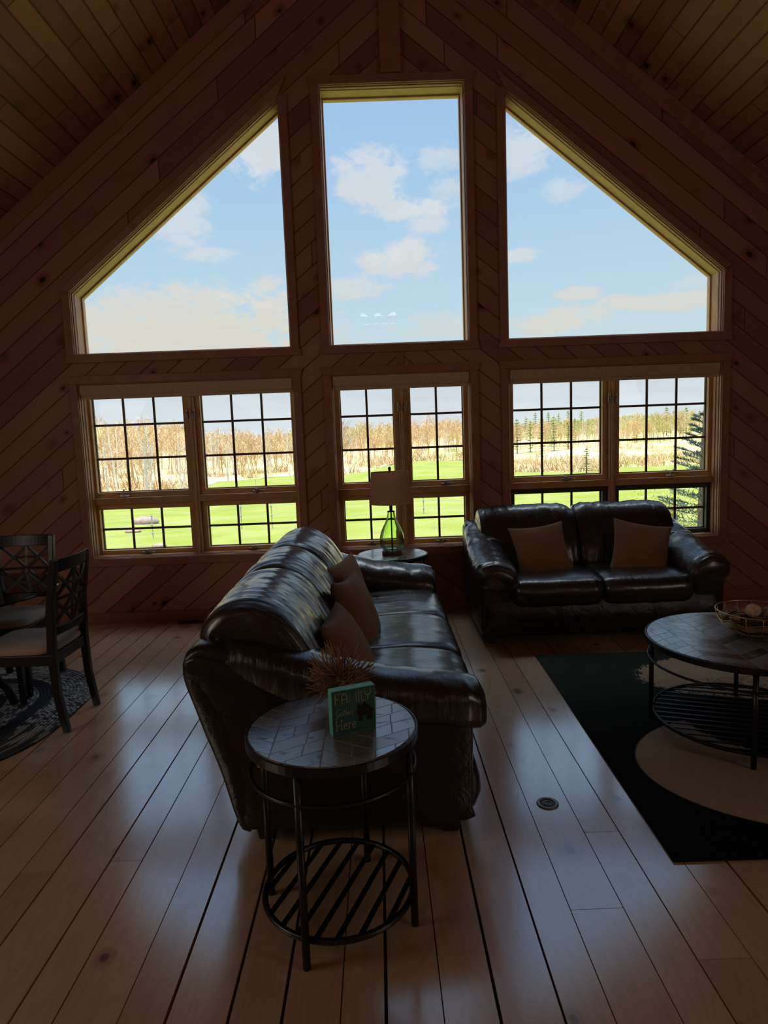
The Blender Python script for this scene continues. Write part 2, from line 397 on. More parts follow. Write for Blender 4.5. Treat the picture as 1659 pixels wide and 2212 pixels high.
CW, CT = .068, .022                        # casing width and thickness
def casing(poly, parent, horn=True):
    n = len(poly)
    zmax = max(z for _, z in poly); zmin = min(z for _, z in poly)
    o = inset(poly, -CW)
    for i in range(n):
        j = (i+1) % n; (x0, z0), (x1, z1) = poly[i], poly[j]; b = MB()
        if abs(z0-z1) < 1e-6:              # head or apron with splayed ends
            zz = z0+(CW if z0 == zmax else -CW); xa, xb = sorted((x0, x1)); e = CW
            b.prism([(xa-e, z0), (xb+e, z0), (xb+e+.022, zz), (xa-e-.022, zz)], YW-CT-.004, YW)
        elif abs(x0-x1) < 1e-6:
            sx = CW if x0 > sum(q[0] for q in poly)/n else -CW
            za, zb = sorted((z0, z1)); b.prism([(x0, za), (x0, zb), (x0+sx, zb), (x0+sx, za)], YW-CT, YW)
        else:
            (a0, c0), (a1, c1) = o[i], o[j]; b.prism([(x0, z0), (x1, z1), (a1, c1), (a0, c0)], YW-CT-.004, YW)
        b.build('casing', M_trim, parent, bevel=.003)
def frame_piece(name, poly, ins, y0, y1, mat, parent, bevel=.003):
    b = MB(); b.ring(poly, inset(poly, ins), y0, y1); return b.build(name, mat, parent, bevel=bevel)
def rect(x0, x1, z0, z1): return [(x0, z0), (x1, z0), (x1, z1), (x0, z1)]
def window_root(n):
    o = bpy.data.objects.new('window_%d' % n, None); COL.objects.link(o); struct(o); return o
def crank(parent, x, z, y, mat, folded):
    b = MB(); b.box((x, y-.008, z), (.085, .016, .018)); h = b.build('crank_handle', mat, parent, bevel=.004)
    b = MB()
    if folded: b.tube([(x-.005, y-.018, z+.004), (x+.03, y-.03, z+.012), (x+.085, y-.03, z+.004)], .006, 6); b.box((x, y-.022, z+.012), (.026, .02, .03))
    else: b.tube([(x, y-.016, z), (x-.01, y-.04, z+.03), (x+.012, y-.045, z+.055)], .007, 6); b.box((x+.012, y-.048, z+.06), (.014, .03, .014))
    b.build('crank_arm', mat, h, bevel=.002)
n = 0
for key in ('upper_left', 'upper_mid', 'upper_right'):
    n += 1; P = op[key]; w = window_root(n); casing(P, w)
    frame_piece('jamb_liner', P, .006, YW-.006, YW+.055, M_jamb, w)
    frame_piece('inner_stop', inset(P, .006), .008, YW+.012, YW+.045, M_trim, w)
    frame_piece('window_frame', P, .012, YW+.062, YO-.01, M_jamb, w)
    frame_piece('glazing_bead', inset(P, .012), .012, YO-.075, YO-.02, M_jamb, w)
    b = MB(); G = inset(P, .02); b.prism(G, YO-.062, YO-.056); b.build('glass', M_glass, w)
def casement(w, x0, x1, z0, z1, cols, rows, dark=False):
    """one sash: wooden rails around the pane, slim grille bars and the pane itself"""
    sm = M_vinyl if dark else M_jamb
    G = rect(x0, x1, z0, z1)
    s_ = frame_piece('sash', inset(G, -.046), .047, YO-.13, YO-.04, sm, w, .004)
    frame_piece('bead', G, .009, YO-.085, YO-.06, M_vinyl if dark else M_grille, s_, .002)
    b = MB(); b.prism(inset(G, -.004), YO-.066, YO-.060); b.build('glass', M_glass, w)
    b = MB()
    for i in range(1, cols): xx = x0+(x1-x0)*i/cols; b.box((xx, YO-.074, (z0+z1)/2), (.020, .010, z1-z0))
    for i in range(1, rows): zz = z0+(z1-z0)*i/rows; b.box(((x0+x1)/2, YO-.0745, zz), (x1-x0, .009, .020))
    b.build('grille', M_grille, w)
def lower(key, xs, cols, dark):
    global n
    n += 1; P = op[key]; w = window_root(n); casing(P, w)
    xa, xb = P[0][0], P[1][0]
    frame_piece('jamb_liner', P, .006, YW-.006, YW+.07, M_jamb, w)
    frame_piece('inner_stop', inset(P, .006), .006, YW+.02, YW+.055, M_trim, w)
    frame_piece('window_frame', P, .012, YW+.078, YO-.02, M_jamb, w)
    (a0, a1), (b0, b1) = xs
    mc = (a1+b0)/2; mw = .5*(b0-a1)-.047
    b = MB(); b.span((mc-mw, YW+.085, .605), (mc+mw, YO-.03, 2.135)); b.span((mc-.012, YW+.07, .605), (mc+.012, YW+.086, 2.135)); b.build('mullion', M_jamb, w, bevel=.004)
    b = MB(); b.span((xa+.01, YW+.09, 1.072), (xb-.01, YO-.03, 1.132)); b.build('transom_rail', M_jamb, w, bevel=.004)
    for (g0, g1) in xs:
        casement(w, g0, g1, 1.178, 2.09, cols, 3); casement(w, g0, g1, .645, 1.028, cols, 2, dark)
        gm = (g0+g1)/2
        crank(w, gm-.16 if g0 < -1.9 else gm+.06, 1.145, YW+.12, M_chrome if (g0 < -1.9 or g0 > 1.9) else M_grey, not (g0 < -1.9 or g0 > 1.9))
        crank(w, gm+.0, .622, YW+.12, M_grey, True)
    for sx in (-1, 1):
        b = MB(); b.box((mc+sx*.03, YW+.085, 1.86), (.022, .02, .085)); b.tube([(mc+sx*.03, YW+.07, 1.88), (mc+sx*.018, YW+.05, 1.85), (mc+sx*.03, YW+.045, 1.81)], .006, 6)
        b.build('sash_lock', M_grey, w, bevel=.003)
    return w
lower('lower_left', ((-2.785, -1.96), (-1.806, -.99)), 3, False)
lower('lower_mid', ((-.553, -.070), (.078, .560)), 2, False)
lower('lower_right', ((1.009, 1.817), (1.968, 2.777)), 3, True)
for key, lab in (('lower_left', 'rolled up tan roller shade at the top of the big window behind the dining set'),
                 ('lower_mid', 'rolled up tan roller shade at the top of the narrow window behind the lamp'),
                 ('lower_right', 'rolled up tan roller shade at the top of the big window behind the loveseat')):
    P = op[key]; xa, xb = P[0][0]+.012, P[1][0]-.012
    r_ = thing('roller_shade', lab, 'window shade', ((xa+xb)/2, YW+.03, 2.02), group='roller shades on the lower windows'); hw = (xb-xa)/2
    b = MB(); b.loft([[(xx, y, z) for y, z in ((-.034, .055), (-.034, .112), (.03, .112), (.03, .02), (-.012, .02), (-.026, .035))] for xx in (-hw, hw)]); b.build('cassette', M_shade, r_, bevel=.003)
    b = MB(); b.tube([(-hw+.004, .004, .038), (hw-.004, .004, .038)], .024, 12); b.build('fabric_roll', M_shade, r_, smooth=True)
    b = MB(); b.box((0, .0, .004), (2*hw-.01, .012, .028)); b.build('hem_bar', M_shade, r_, bevel=.003)
# sunlit fan-topped transom high in the back gable, seen mirrored in the middle pane
M_lit = bpy.data.materials.new('sunlit transom pane'); M_lit.use_nodes = True; M_lit.node_tree.nodes.clear()
t = NT(M_lit.node_tree); em = t.node('ShaderNodeEmission'); em.inputs[0].default_value = (1, .98, .94, 1); em.inputs[1].default_value = 9.0
t.put(t.node('ShaderNodeOutputMaterial').inputs[0], em.outputs[0])
wb = window_root(7)
for P in ([(-.508, 4.353), (-.334, 4.353), (-.385, 4.395), (-.415, 4.415), (-.445, 4.424), (-.508, 4.424)], [(-.21, 4.353), (-.003, 4.353), (-.05, 4.400), (-.08, 4.417), (-.105, 4.422), (-.135, 4.417), (-.165, 4.400)],
          [(.119, 4.355), (.313, 4.355), (.313, 4.425), (.295, 4.434), (.265, 4.436), (.232, 4.426), (.195, 4.408)]):
    b = MB(); b.prism(P, YB+.001, YB+.012); b.build('pane', M_lit, wb)
for x0, x1 in ((-.461, -.307), (-.229, -.089), (-.03, .019), (.039, .115), (.177, .236), (.257, .303)):
    b = MB(); b.span((x0, YB+.001, 4.172), (x1, YB+.012, 4.188)); b.build('lower_pane', M_lit, wb)
b = MB(); b.ring(rect(-.60, .40, 4.10, 4.50), rect(-.56, .36, 4.14, 4.46), YB, YB+.03); b.build('window_frame', M_trim, wb)

# ------------------------------------------------------------------ furniture materials
def leather(name, mp, coat=1.0):
    m, t, p, o = new_mat(name)
    ob = t.obj(); w1 = t.noise(t.vm('MULTIPLY', ob, mp), 1.6, 5, .6, .7); w2 = t.noise(ob, 9, 3); gr = t.voro(ob, 420)[0]
    c = t.mix(w2, (.008, .0068, .0075), (.013, .0095, .0095)); t.put(p.inputs['Base Color'], c)
    t.put(p.inputs['Roughness'], t.ss(w2, .3, .7, .26, .32)); p.inputs['IOR'].default_value = 1.55
    p.inputs['Coat Weight'].default_value = coat; p.inputs['Coat Roughness'].default_value = .20
    h = t.m('ADD', t.m('MULTIPLY', w1, 1.0), t.m('MULTIPLY', gr, .03))
    t.put(p.inputs['Normal'], t.bump(h, .8, .012)); return m
M_lea_u = leather('dark leather creased across', (26, 4, 4))
M_lea_v = leather('dark leather creased along', (4, 24, 5))
M_lea = leather('dark leather smooth', (5, 5, 5), .0)
M_velvet = simple('brown chenille', (.26, .135, .07), .9, sheen=.2, var=.2, scale=160, bump=.3)
M_iron = simple('dark bronze metal', (.050, .050, .052), .34, .9, spec=.5, var=.2, scale=40)
M_black = simple('black painted wood', (.008, .008, .009), .34, var=.2, scale=25)
M_seat = simple('grey beige seat fabric', (.42, .35, .29), .9, var=.1, scale=220, bump=.2, sheen=.3)
M_foot = simple('dark wooden foot', (.02, .012, .008), .4)
M_brass = simple('antique gold wire', (.72, .52, .24), .32, 1.0)
M_cord = simple('white cord', (.6, .6, .58), .5)

def parquet(name, w, h, sl, lo, hi):
    m, t, p, o = new_mat(name)
    x, y, z = t.sep(t.obj())
    q = t.m('DIVIDE', t.m('ADD', x, 3.0+w*.35), w); i = t.m('FLOOR', q); f = t.m('FRACT', q)
    par = t.m('SUBTRACT', t.m('MULTIPLY', t.m('MODULO', i, 2.0), 2.0), 1.0)
    v = t.m('DIVIDE', t.m('ADD', y, t.m('ADD', 5.0, t.m('MULTIPLY', t.m('MULTIPLY', t.m('SUBTRACT', f, .5), w*sl), par))), h)
    j = t.m('FLOOR', v); g = t.m('FRACT', v); rn = t.white(t.comb(i, j, 2.0))[0]
    cut = t.m('ABSOLUTE', t.m('SUBTRACT', f, t.m('ADD', .3, t.m('MULTIPLY', rn, .4))))
    e = t.m('MINIMUM', t.m('MULTIPLY', t.m('MINIMUM', g, t.m('SUBTRACT', 1.0, g)), h), t.m('MULTIPLY', t.m('MINIMUM', t.m('MINIMUM', f, t.m('SUBTRACT', 1.0, f)), t.m('ADD', cut, t.m('MULTIPLY', t.m('GREATER_THAN', rn, .62), -0.0))), w))
    line = t.ss(e, .0026, .0006)
    gv = t.comb(t.m('ADD', x, rn), t.m('MULTIPLY', t.m('ADD', y, t.m('MULTIPLY', t.m('MULTIPLY', f, w*sl), par)), 6.0), t.m('MULTIPLY', rn, 20.0))
    gn = t.noise(gv, 22, 5, .65, .8); tear = t.ss(t.noise(t.comb(t.m('MULTIPLY', x, 1.0), t.m('MULTIPLY', y, 2.2), rn), 14, 5, .7), .60, .70)
    c = t.mix(t.ss(t.m('ADD', t.m('MULTIPLY', gn, .6), t.m('MULTIPLY', rn, .4)), .25, .8), lo, hi)
    c = t.mix(t.m('MAXIMUM', line, t.m('MULTIPLY', tear, .8)), c, (.008, .006, .005))
    t.put(p.inputs['Base Color'], c); t.put(p.inputs['Roughness'], t.m('ADD', t.m('ADD', .14, t.m('MULTIPLY', rn, .22)), t.m('MULTIPLY', t.m('MAXIMUM', line, tear), .5)))
    p.inputs['IOR'].default_value = 3.2; p.inputs['Coat Weight'].default_value = .6; p.inputs['Coat Roughness'].default_value = .2
    hh = t.m('ADD', t.m('MULTIPLY', t.m('MAXIMUM', line, t.m('MULTIPLY', tear, .5)), -1.0), t.m('ADD', t.m('MULTIPLY', t.m('MULTIPLY', t.m('SUBTRACT', f, .5), t.m('SUBTRACT', rn, .5)), 3.0), t.m('ADD', t.m('MULTIPLY', rn, .35), t.m('MULTIPLY', gn, .25))))
    t.put(p.inputs['Normal'], t.bump(hh, .7, .004)); return m
M_parq = parquet('wood mosaic top', .160, .076, .58, (.045, .040, .038), (.20, .185, .17))

# ------------------------------------------------------------------ leather sofa and loveseat
def smooth_closed(pts, n):
    k = len(pts); out = []; per = []
    for i in range(k):
        p0, p1, p2, p3 = (Vector((*pts[(i+j-1) % k], 0)) for j in range(4))
        for s_ in range(24):
            u = s_/24; q = .5*((2*p1)+(p2-p0)*u+(2*p0-5*p1+4*p2-p3)*u*u+(3*p1-p0-3*p2+p3)*u**3); out.append(q)
    L = [0]
    for i in range(len(out)): L.append(L[-1]+(out[(i+1) % len(out)]-out[i]).length)
    res = []; j = 0
    for i in range(n):
        d = L[-1]*i/n
        while L[j+1] < d: j += 1
        f = (d-L[j])/(L[j+1]-L[j]); q = out[j].lerp(out[(j+1) % len(out)], f); res.append((q.x, q.y))
    return res
def puff(prof, u0, u1, nu, npf, rnd_end=.10, pinch=.82, axis='u', wr=.006, fr=30.0, seed=0.0, mid=.0):
    """stuffed leather body: profile (v,z) carried along u with plump closed ends and soft creases"""
    P = smooth_closed(prof, npf); cx = sum(p[0] for p in P)/npf; cz = sum(p[1] for p in P)/npf; rings = []
    for i in range(nu+1):
        a = i/nu; a = .5-.5*math.cos(PI*a); u = u0+(u1-u0)*a; d = min(u-u0, u1-u)
        k = min(1.0, d/rnd_end); s_ = pinch+(1-pinch)*math.sqrt(max(0, 1-(1-k)**2)); s_ += mid*math.sin(PI*a)
        ring = []
        for (v, z) in P:
            q = Vector((v-cx, z-cz)); l = q.length
            cr = noise.noise(Vector((u*fr+seed, v*5, z*5)))*wr + noise.noise(Vector((u*9+seed, v*4+3, z*4)))*wr*1.2
            q = q*(s_+cr/max(l, .05)); ring.append((u, cx+q.x, cz+q.y))
        rings.append(ring)
    # close the ends with shrinking rings
    for e, ring, uu in ((0, rings[0], u0), (1, rings[-1], u1)):
        extra = []
        for q in (.8, .5, .2): extra.append([(uu+(-1 if e == 0 else 1)*.022*(1-q*q)**.5, cx+(y-cx)*q, cz+(z-cz)*q) for (_, y, z) in ring])
        rings = list(reversed(extra))+rings if e == 0 else rings+extra
    return rings
def couch(name, label, cat, nseat, L, loc, rz, sv=1.0):
    root = thing(name, label, cat, loc, rz)
    sc = lambda R: [[(u, v*sv, z) for u, v, z in r] for r in R]
    AW = .24; sw = (L-2*AW)/nseat
    b = MB(); b.loft(sc(puff([(.10, .075), (.10, .40), (.4, .44), (.95, .44), (1.0, .3), (.95, .075)], .03, L-.03, 24, 40, .05, .93, wr=.002)))
    b.build('base', M_lea, root, smooth=True)
    b = MB(); b.loft(sc(puff([(.93, .07), (.985, .07), (1.05, .30), (1.13, .56), (1.175, .72), (1.155, .80), (1.07, .83), (.98, .78), (.90, .50), (.88, .2)], .01, L-.01, 40, 56, .06, .94, wr=.003, fr=12)))
    b.build('back_shell', M_lea, root, smooth=True)
    for k in range(nseat):
        a0 = AW+k*sw
        b = MB(); b.loft(sc(puff([(.035, .30), (-.02, .38), (.0, .455), (.07, .495), (.25, .515), (.50, .505), (.72, .49), (.76, .40), (.72, .29), (.3, .27), (.1, .27)], a0+.004, a0+sw-.004, 40, 64, .085, .86, wr=.004, fr=22, seed=k*7.0+L)))
        b.build('seat_cushion', M_lea_u, root, smooth=True)
        b = MB(); b.loft(sc(puff([(.075, .10), (.045, .18), (.045, .27), (.075, .31), (.16, .31), (.16, .10)], a0+.003, a0+sw-.003, 24, 32, .04, .9, wr=.003, seed=k*3.0)))
        b.build('front_panel', M_lea, root, smooth=True)
        e0 = a0-(AW-.10 if k == 0 else 0); e1 = a0+sw+(AW-.10 if k == nseat-1 else 0)
        b = MB(); b.loft(sc(puff([(.60, .47), (.60, .58), (.645, .70), (.70, .80), (.765, .885), (.85, .945), (.95, .968), (1.05, .945), (1.12, .885), (1.145, .81), (1.10, .755), (1.0, .70), (.92, .56), (.85, .47)],
                                 e0+.004, e1-.004, 64, 96, .13, .80, wr=.0075, fr=34, seed=k*11.0+L*3)))
        b.build('back_cushion', M_lea_u, root, smooth=True)
    for s_ in (0, 1):
        fl_ = lambda u: u if s_ == 0 else L-u
        b = MB(); R = puff([(.085, .08), (.068, .12), (.062, .3), (.062, .48), (.12, .56), (.5, .62), (.9, .72), (1.08, .79), (1.165, .765), (1.13, .60), (1.04, .33), (.968, .10), (.93, .075), (.5, .07)], .0, AW-.015, 14, 72, .03, .975, wr=.0015)
        b.loft(sc([[(fl_(u), v, z) for u, v, z in r] for r in R])); arm = b.build('arm', M_lea, root, smooth=True)
        # padded top that swoops up into the back wing
        path = [(.005, .525, .11, .060), (.03, .540, .145, .085), (.08, .553, .160, .092), (.2, .568, .166, .092), (.4, .598, .166, .090), (.6, .640, .160, .092), (.78, .685, .148, .098), (.93, .725, .132, .104), (1.05, .742, .115, .09), (1.11, .735, .07, .055)]
        rings = []; N = 44; NP = 60
        for i in range(NP+1):
            a = i/NP*(len(path)-1); j = min(int(a), len(path)-2); f = a-j; f = f*f*(3-2*f) if 0 < j < len(path)-2 else f
            v, zc, hw, hh = (path[j][q]*(1-f)+path[j+1][q]*f for q in range(4)); ring = []
            for q in range(N):
                th = 2*PI*q/N; cu, su = math.cos(th), math.sin(th)
                su2 = math.copysign(abs(su)**.8, su); cu2 = math.copysign(abs(cu)**.8, cu)
                cr = noise.noise(Vector((v*30+s_*9+L, cu*1.5, su*1.5)))*.006+noise.noise(Vector((v*10, cu*2+7*s_, su)))*.006
                uu = .125+cu2*(hw+cr); zz = zc+su2*(hh+cr)
                if cu > 0: zz -= .045*cu2*(1 if v < .6 else .3)          # drapes towards the seat
                if su < 0: zz -= .02
                ring.append((fl_(uu), v, zz))
            rings.append(ring)
        b = MB(); b.loft(sc(rings)); b.build('arm_pad', M_lea_v, arm, smooth=True)
    for (u, v) in ((.09, .15), (L-.09, .15), (.09, .9), (L-.09, .9)):
        b = MB(); b.loft([[(u+a*r_, v*sv+c*r_, z) for a, c in ((-1, -1), (1, -1), (1, 1), (-1, 1))] for z, r_ in ((0, .028), (.085, .04))]); b.build('foot', M_foot, root, bevel=.004)
    return root
sofa = couch('sofa', 'long dark brown leather sofa seen end-on in the middle of the room', 'sofa', 3, 2.44, (.165, 2.42, 0), PI/2)
love = couch('loveseat', 'two seat dark leather loveseat facing the room under the right window', 'loveseat', 2, 1.82, (.505, 4.715, 0), 0, .945)

def pillow(name, label, loc, rot, size=.43, th=.085, group=None, seed=0.0, sx=1.0):
    b = MB(); N = 26; top = []; vs = []; fs = []
    for sd in (1, -1):
        for i in range(N+1):
            for j in range(N+1):
                x, y = 2*i/N-1, 2*j/N-1
                k = max(0, (1-abs(x)**2.2)*(1-abs(y)**2.2))**.42
                px = x*(1-.10*(1-y*y)*abs(x)**2); py = y*(1-.10*(1-x*x)*abs(y)**2)
                w = noise.noise(Vector((x*1.6+seed, y*1.6, sd)))*.010*k+noise.noise(Vector((x*6+seed, y*6, sd)))*.003
                vs.append((px*size/2*sx, py*size/2, sd*(th*k+w*min(1, k*3))))
    o = (N+1)**2
    for i in range(N):
        for j in range(N):
            a = i*(N+1)+j; q = (a, a+N+1, a+N+2, a+1); fs.append(q); fs.append(tuple(reversed([z+o for z in q])))
    b.add(vs, fs); ob = b.build(name, M_velvet, smooth=True); ob.location = loc; ob.rotation_euler = rot
    import bmesh
    bm = bmesh.new(); bm.from_mesh(ob.data); bmesh.ops.remove_doubles(bm, verts=bm.verts[:], dist=.0008); bmesh.ops.recalc_face_normals(bm, faces=bm.faces[:]); bm.to_mesh(ob.data); bm.free()
    for pl in ob.data.polygons: pl.use_smooth = True
    return tag(ob, label, 'cushion', group)
def face_rot(nrm, spin):
    n = Vector(nrm).normalized(); q = n.to_track_quat('Z', 'Y'); return (q.to_matrix() @ Matrix.Rotation(spin, 3, 'Z')).to_euler()
pillow('throw_pillow', 'brown cushion on the sofa seat nearest the twig ornament', (-.395, 2.92, .622), face_rot((.90, -.10, .42), .03), .40, .085, seed=1)
pillow('throw_pillow', 'brown cushion leaning on the sofa, the front one of the pair by its far arm', (-.375, 3.56, .622), face_rot((.92, -.20, .34), -.06), .44, .085, seed=5)
pillow('throw_pillow', 'brown cushion tucked behind another at the far end of the sofa', (-.435, 3.98, .640), face_rot((.92, -.34, .30), .05), .44, .075, seed=9)
pillow('throw_pillow', 'brown square cushion on the loveseat, beside the arm near the lamp', (1.045, 5.12, .640), face_rot((.10, -.86, .42), .08), .46, .075, seed=13)
pillow('throw_pillow', 'brown square cushion tilted on the loveseat, beside the arm away from the lamp', (1.83, 5.11, .632), face_rot((-.06, -.86, .42), -.2), .46, .075, seed=17)

# ------------------------------------------------------------------ round tables
def round_table(label, loc, R, H, lr, ang, ringz, ringr, shz, shr, nb, bw, barang, legr, group, rz=0.0):
    root = thing('side_table' if R < .4 else 'coffee_table', label, 'side table' if R < .4 else 'coffee table', loc, rz, group)
    b = MB(); b.lathe([(R-.012, H-.018), (R-.006, H-.003), (R-.010, H), (.0005, H)], 72); b.build('table_top', M_parq, root)
    b = MB(); b.lathe([(R-.03, H-.034), (R, H-.034), (R+.003, H-.030), (R+.003, H-.004), (R-.004, H-.002), (R-.004, H-.02), (R-.03, H-.02)], 72); b.build('rim_band', M_iron, root, smooth=False)
    for k in range(4):
        a = ang+k*PI/2; x, y = lr*math.cos(a), lr*math.sin(a)
        b = MB(); b.tube([(x, y, .0), (x, y, H-.03)], legr, 12); b.build('leg', M_iron, root, smooth=True)
    b = MB(); b.tube(circle(ringr, ringz, 64), .0065, 8, closed=True); b.build('upper_ring', M_iron, root, smooth=True)
    b = MB(); b.tube(circle(shr, shz, 64), .0105, 8, closed=True); sh = b.build('shelf_ring', M_iron, root, smooth=True)
    ca, sa = math.cos(barang), math.sin(barang)
    for k in range(nb):
        d = -shr+(k+.5)*2*shr/nb; hl = math.sqrt(max(.0, shr*shr-d*d))
        M = Matrix.Rotation(barang, 3, 'Z'); c = M @ Vector((0, d, 0))
        b = MB(); b.box((c.x, c.y, shz+.002), (2*hl, bw, .006), M); b.build('shelf_slat', M_iron, root)
    return root
near = round_table('round side table in front of the sofa end, holding the family sign and twig ball', (-.411, 2.072, 0), .281, .655, .265, math.radians(-19.5), .53, .272, .085, .250, 8, .017, math.radians(69), .0125, 'matching round side tables')
far = dup(near, (-.140, 5.215, 0), math.radians(33), label='round side table below the middle window, holding the glass lamp')
ct = round_table('large round low table with wood mosaic top and slatted shelf, standing on the dark rug', (1.635, 3.26, 0.012), .483, .49, .45, math.radians(66), .37, .47, .065, .440, 15, .012, math.radians(-20), .0125, None)
b = MB()
for i in range(7): b.add([], [])
b.lathe([(.0004, -.002), (.004, .001), (.006, .008), (.004, .015), (.001, .024)], 10, (-.215, -.155, .600)); b.build('price_tag', simple('pale tag', (.55, .42, .30), .6), near, smooth=True)

# ------------------------------------------------------------------ lamp
lamp = thing('table_lamp', 'table lamp with green glass base and brown drum shade by the window', 'lamp', (-.138, 5.215, .655))
M_lwood = grain_mat('lamp base wood', (.16, .07, .03), (.28, .13, .06), (1, 1, 3), (.1, .04, .02), kn=False)
b = MB(); b.lathe([(.078, 0), (.084, .004), (.084, .020), (.080, .025), (.0005, .025)], 48); b.build('base', M_lwood, lamp)
gm, gt, gp, go = new_mat('green bottle glass'); gt.n.remove(gp)
gz = gt.sep(gt.obj())[2]
tr = gt.node('ShaderNodeBsdfGlass'); tr.inputs['IOR'].default_value = 1.12; tr.inputs['Roughness'].default_value = 0.0
gt.put(tr.inputs[0], gt.mix(gt.ss(gz, .03, .16), (.89, .98, .97), (.90, .988, .74)))
gl = gt.node('ShaderNodeBsdfGlossy'); gl.inputs['Roughness'].default_value = .03
fn = gt.node('ShaderNodeFresnel'); fn.inputs[0].default_value = 1.5
mx = gt.node('ShaderNodeMixShader'); gt.put(mx.inputs[0], gt.m('MULTIPLY', fn.outputs[0], .7)); gt.put(mx.inputs[1], tr.outputs[0]); gt.put(mx.inputs[2], gl.outputs[0]); gt.put(go.inputs[0], mx.outputs[0])
prof = [(.058, .026), (.072, .032), (.088, .055), (.097, .085), (.099, .115), (.094, .150), (.082, .190), (.066, .225), (.050, .255), (.038, .285), (.031, .315), (.029, .335), (.030, .341)]
flute = lambda th, z: 1+.016*math.sin(14*th)*min(1, max(0, (.30-z)/.1))
b = MB(); b.lathe(prof+[(r_-.004, z) for r_, z in reversed(prof)], 84, mod=flute); b.build('glass_body', gm, lamp, smooth=True)
b = MB(); b.tube([(0, 0, .026), (0, 0, .34)], .006, 10); b.build('stem', M_iron, lamp, smooth=True)
b = MB(); b.lathe([(.031, .341), (.031, .346), (.013, .348), (.013, .405), (.017, .408), (.017, .44), (.0005, .44)], 24); b.build('socket', M_iron, lamp, smooth=True)
sm_, st, sp, so = new_mat('brown linen shade'); st.n.remove(sp)
wv = st.noise(st.vm('MULTIPLY', st.obj(), (30, 30, 260)), 2.0, 3)
lc = st.mix(wv, (.66, .45, .27), (.80, .58, .36))
df = st.node('ShaderNodeBsdfDiffuse'); tl = st.node('ShaderNodeBsdfTranslucent'); st.put(df.inputs[0], lc); st.put(tl.inputs[0], lc)
mx = st.node('ShaderNodeMixShader'); mx.inputs[0].default_value = .6; st.put(mx.inputs[1], df.outputs[0]); st.put(mx.inputs[2], tl.outputs[0]); st.put(so.inputs[0], mx.outputs[0])
b = MB(); n_ = 64; R0, R1, z0, z1 = .164, .150, .405, .660
b.loft([[(r_*math.cos(2*PI*i/n_), r_*math.sin(2*PI*i/n_), z) for i in range(n_)] for r_, z in ((R0, z0), (R1, z1), (R1-.003, z1), (R0-.003, z0), (R0, z0))], caps=False)
b.build('lamp_shade', sm_, lamp, smooth=False)
b = MB()
for k in range(3): a = k*2*PI/3+.4; b.tube([(0, 0, .655), (.149*math.cos(a), .149*math.sin(a), .655)], .002, 6)
b.tube([(0, 0, .44), (.055, 0, .50), (.055, 0, .58), (0, 0, .655)], .002, 6); b.tube([(0, 0, .44), (-.055, 0, .50), (-.055, 0, .58), (0, 0, .655)], .002, 6)
b.build('harp', M_iron, lamp, smooth=True)
b = MB(); b.lathe([(.003, .652), (.006, .664), (.010, .672), (.0125, .683), (.011, .694), (.005, .700), (.0005, .701)], 16); b.build('finial', M_iron, lamp, smooth=True)

# ------------------------------------------------------------------ family sign
sign = thing('sign_block', 'square teal wooden block sign reading FAMILY Gathers Here on the near side table', 'sign', (-.339, 2.031, .655), math.radians(21.5))
M_teal = simple('teal paint', (.20, .70, .60), .5, var=.12, scale=30, stretch=(1, 1, 5), bump=.05)
M_cream = simple('cream lettering', (.62, .52, .34), .6); M_white = simple('pale lettering', (.50, .52, .46), .6); M_house = simple('black house emblem', (.008, .007, .007), .7)
b = MB(); b.span((-.074, -.017, .0), (.074, .017, .148)); b.build('block', M_teal, sign, bevel=.0015)
b = MB(); b.span((-.0725, -.0174, .0015), (.0725, -.0165, .1465)); b.build('shaded_face', simple('shaded teal', (.035, .135, .125), .6, var=.15, scale=30, stretch=(1, 1, 5)), sign)  # same teal darkened in colour for the shade on the room side
def strokes(name, mat, lines, ox, oz, sx, sz, r, sh=0.0):
    b = MB()
    for L in lines: b.tube([(ox+(x+sh*z)*sx, -.0176, oz+z*sz) for x, z in L], r, 6, flat=1.0)
    return b.build(name, mat, sign)
arc = lambda cx, cz, rx, rz_, a0, a1, n=10: [(cx+rx*math.cos(math.radians(a0+(a1-a0)*i/n)), cz+rz_*math.sin(math.radians(a0+(a1-a0)*i/n))) for i in range(n+1)]
fam = []
fam += [[(0, 0), (0, 1), (.55, 1)], [(0, .52), (.45, .52)]]
fam += [[(.78, 0), (.78, .62)]+arc(1.10, .62, .32, .38, 180, 0)+[(1.42, 0)], [(.78, .42), (1.42, .42)]]
fam += [[(1.72, 0), (1.80, 1), (2.14, .25), (2.48, 1), (2.56, 0)]]
fam += [[(2.86, 0), (2.86, 1)], [(3.18, 1), (3.18, 0), (3.66, 0)]]
fam += [[(3.62, 1), (3.62, .78)]+arc(3.98, .78, .36, .30, 180, 360)+[(4.34, 1)], [(3.98, .48), (3.98, 0)]]
strokes('lettering', M_cream, fam, -.061, .103, .0275, .033, .0014)
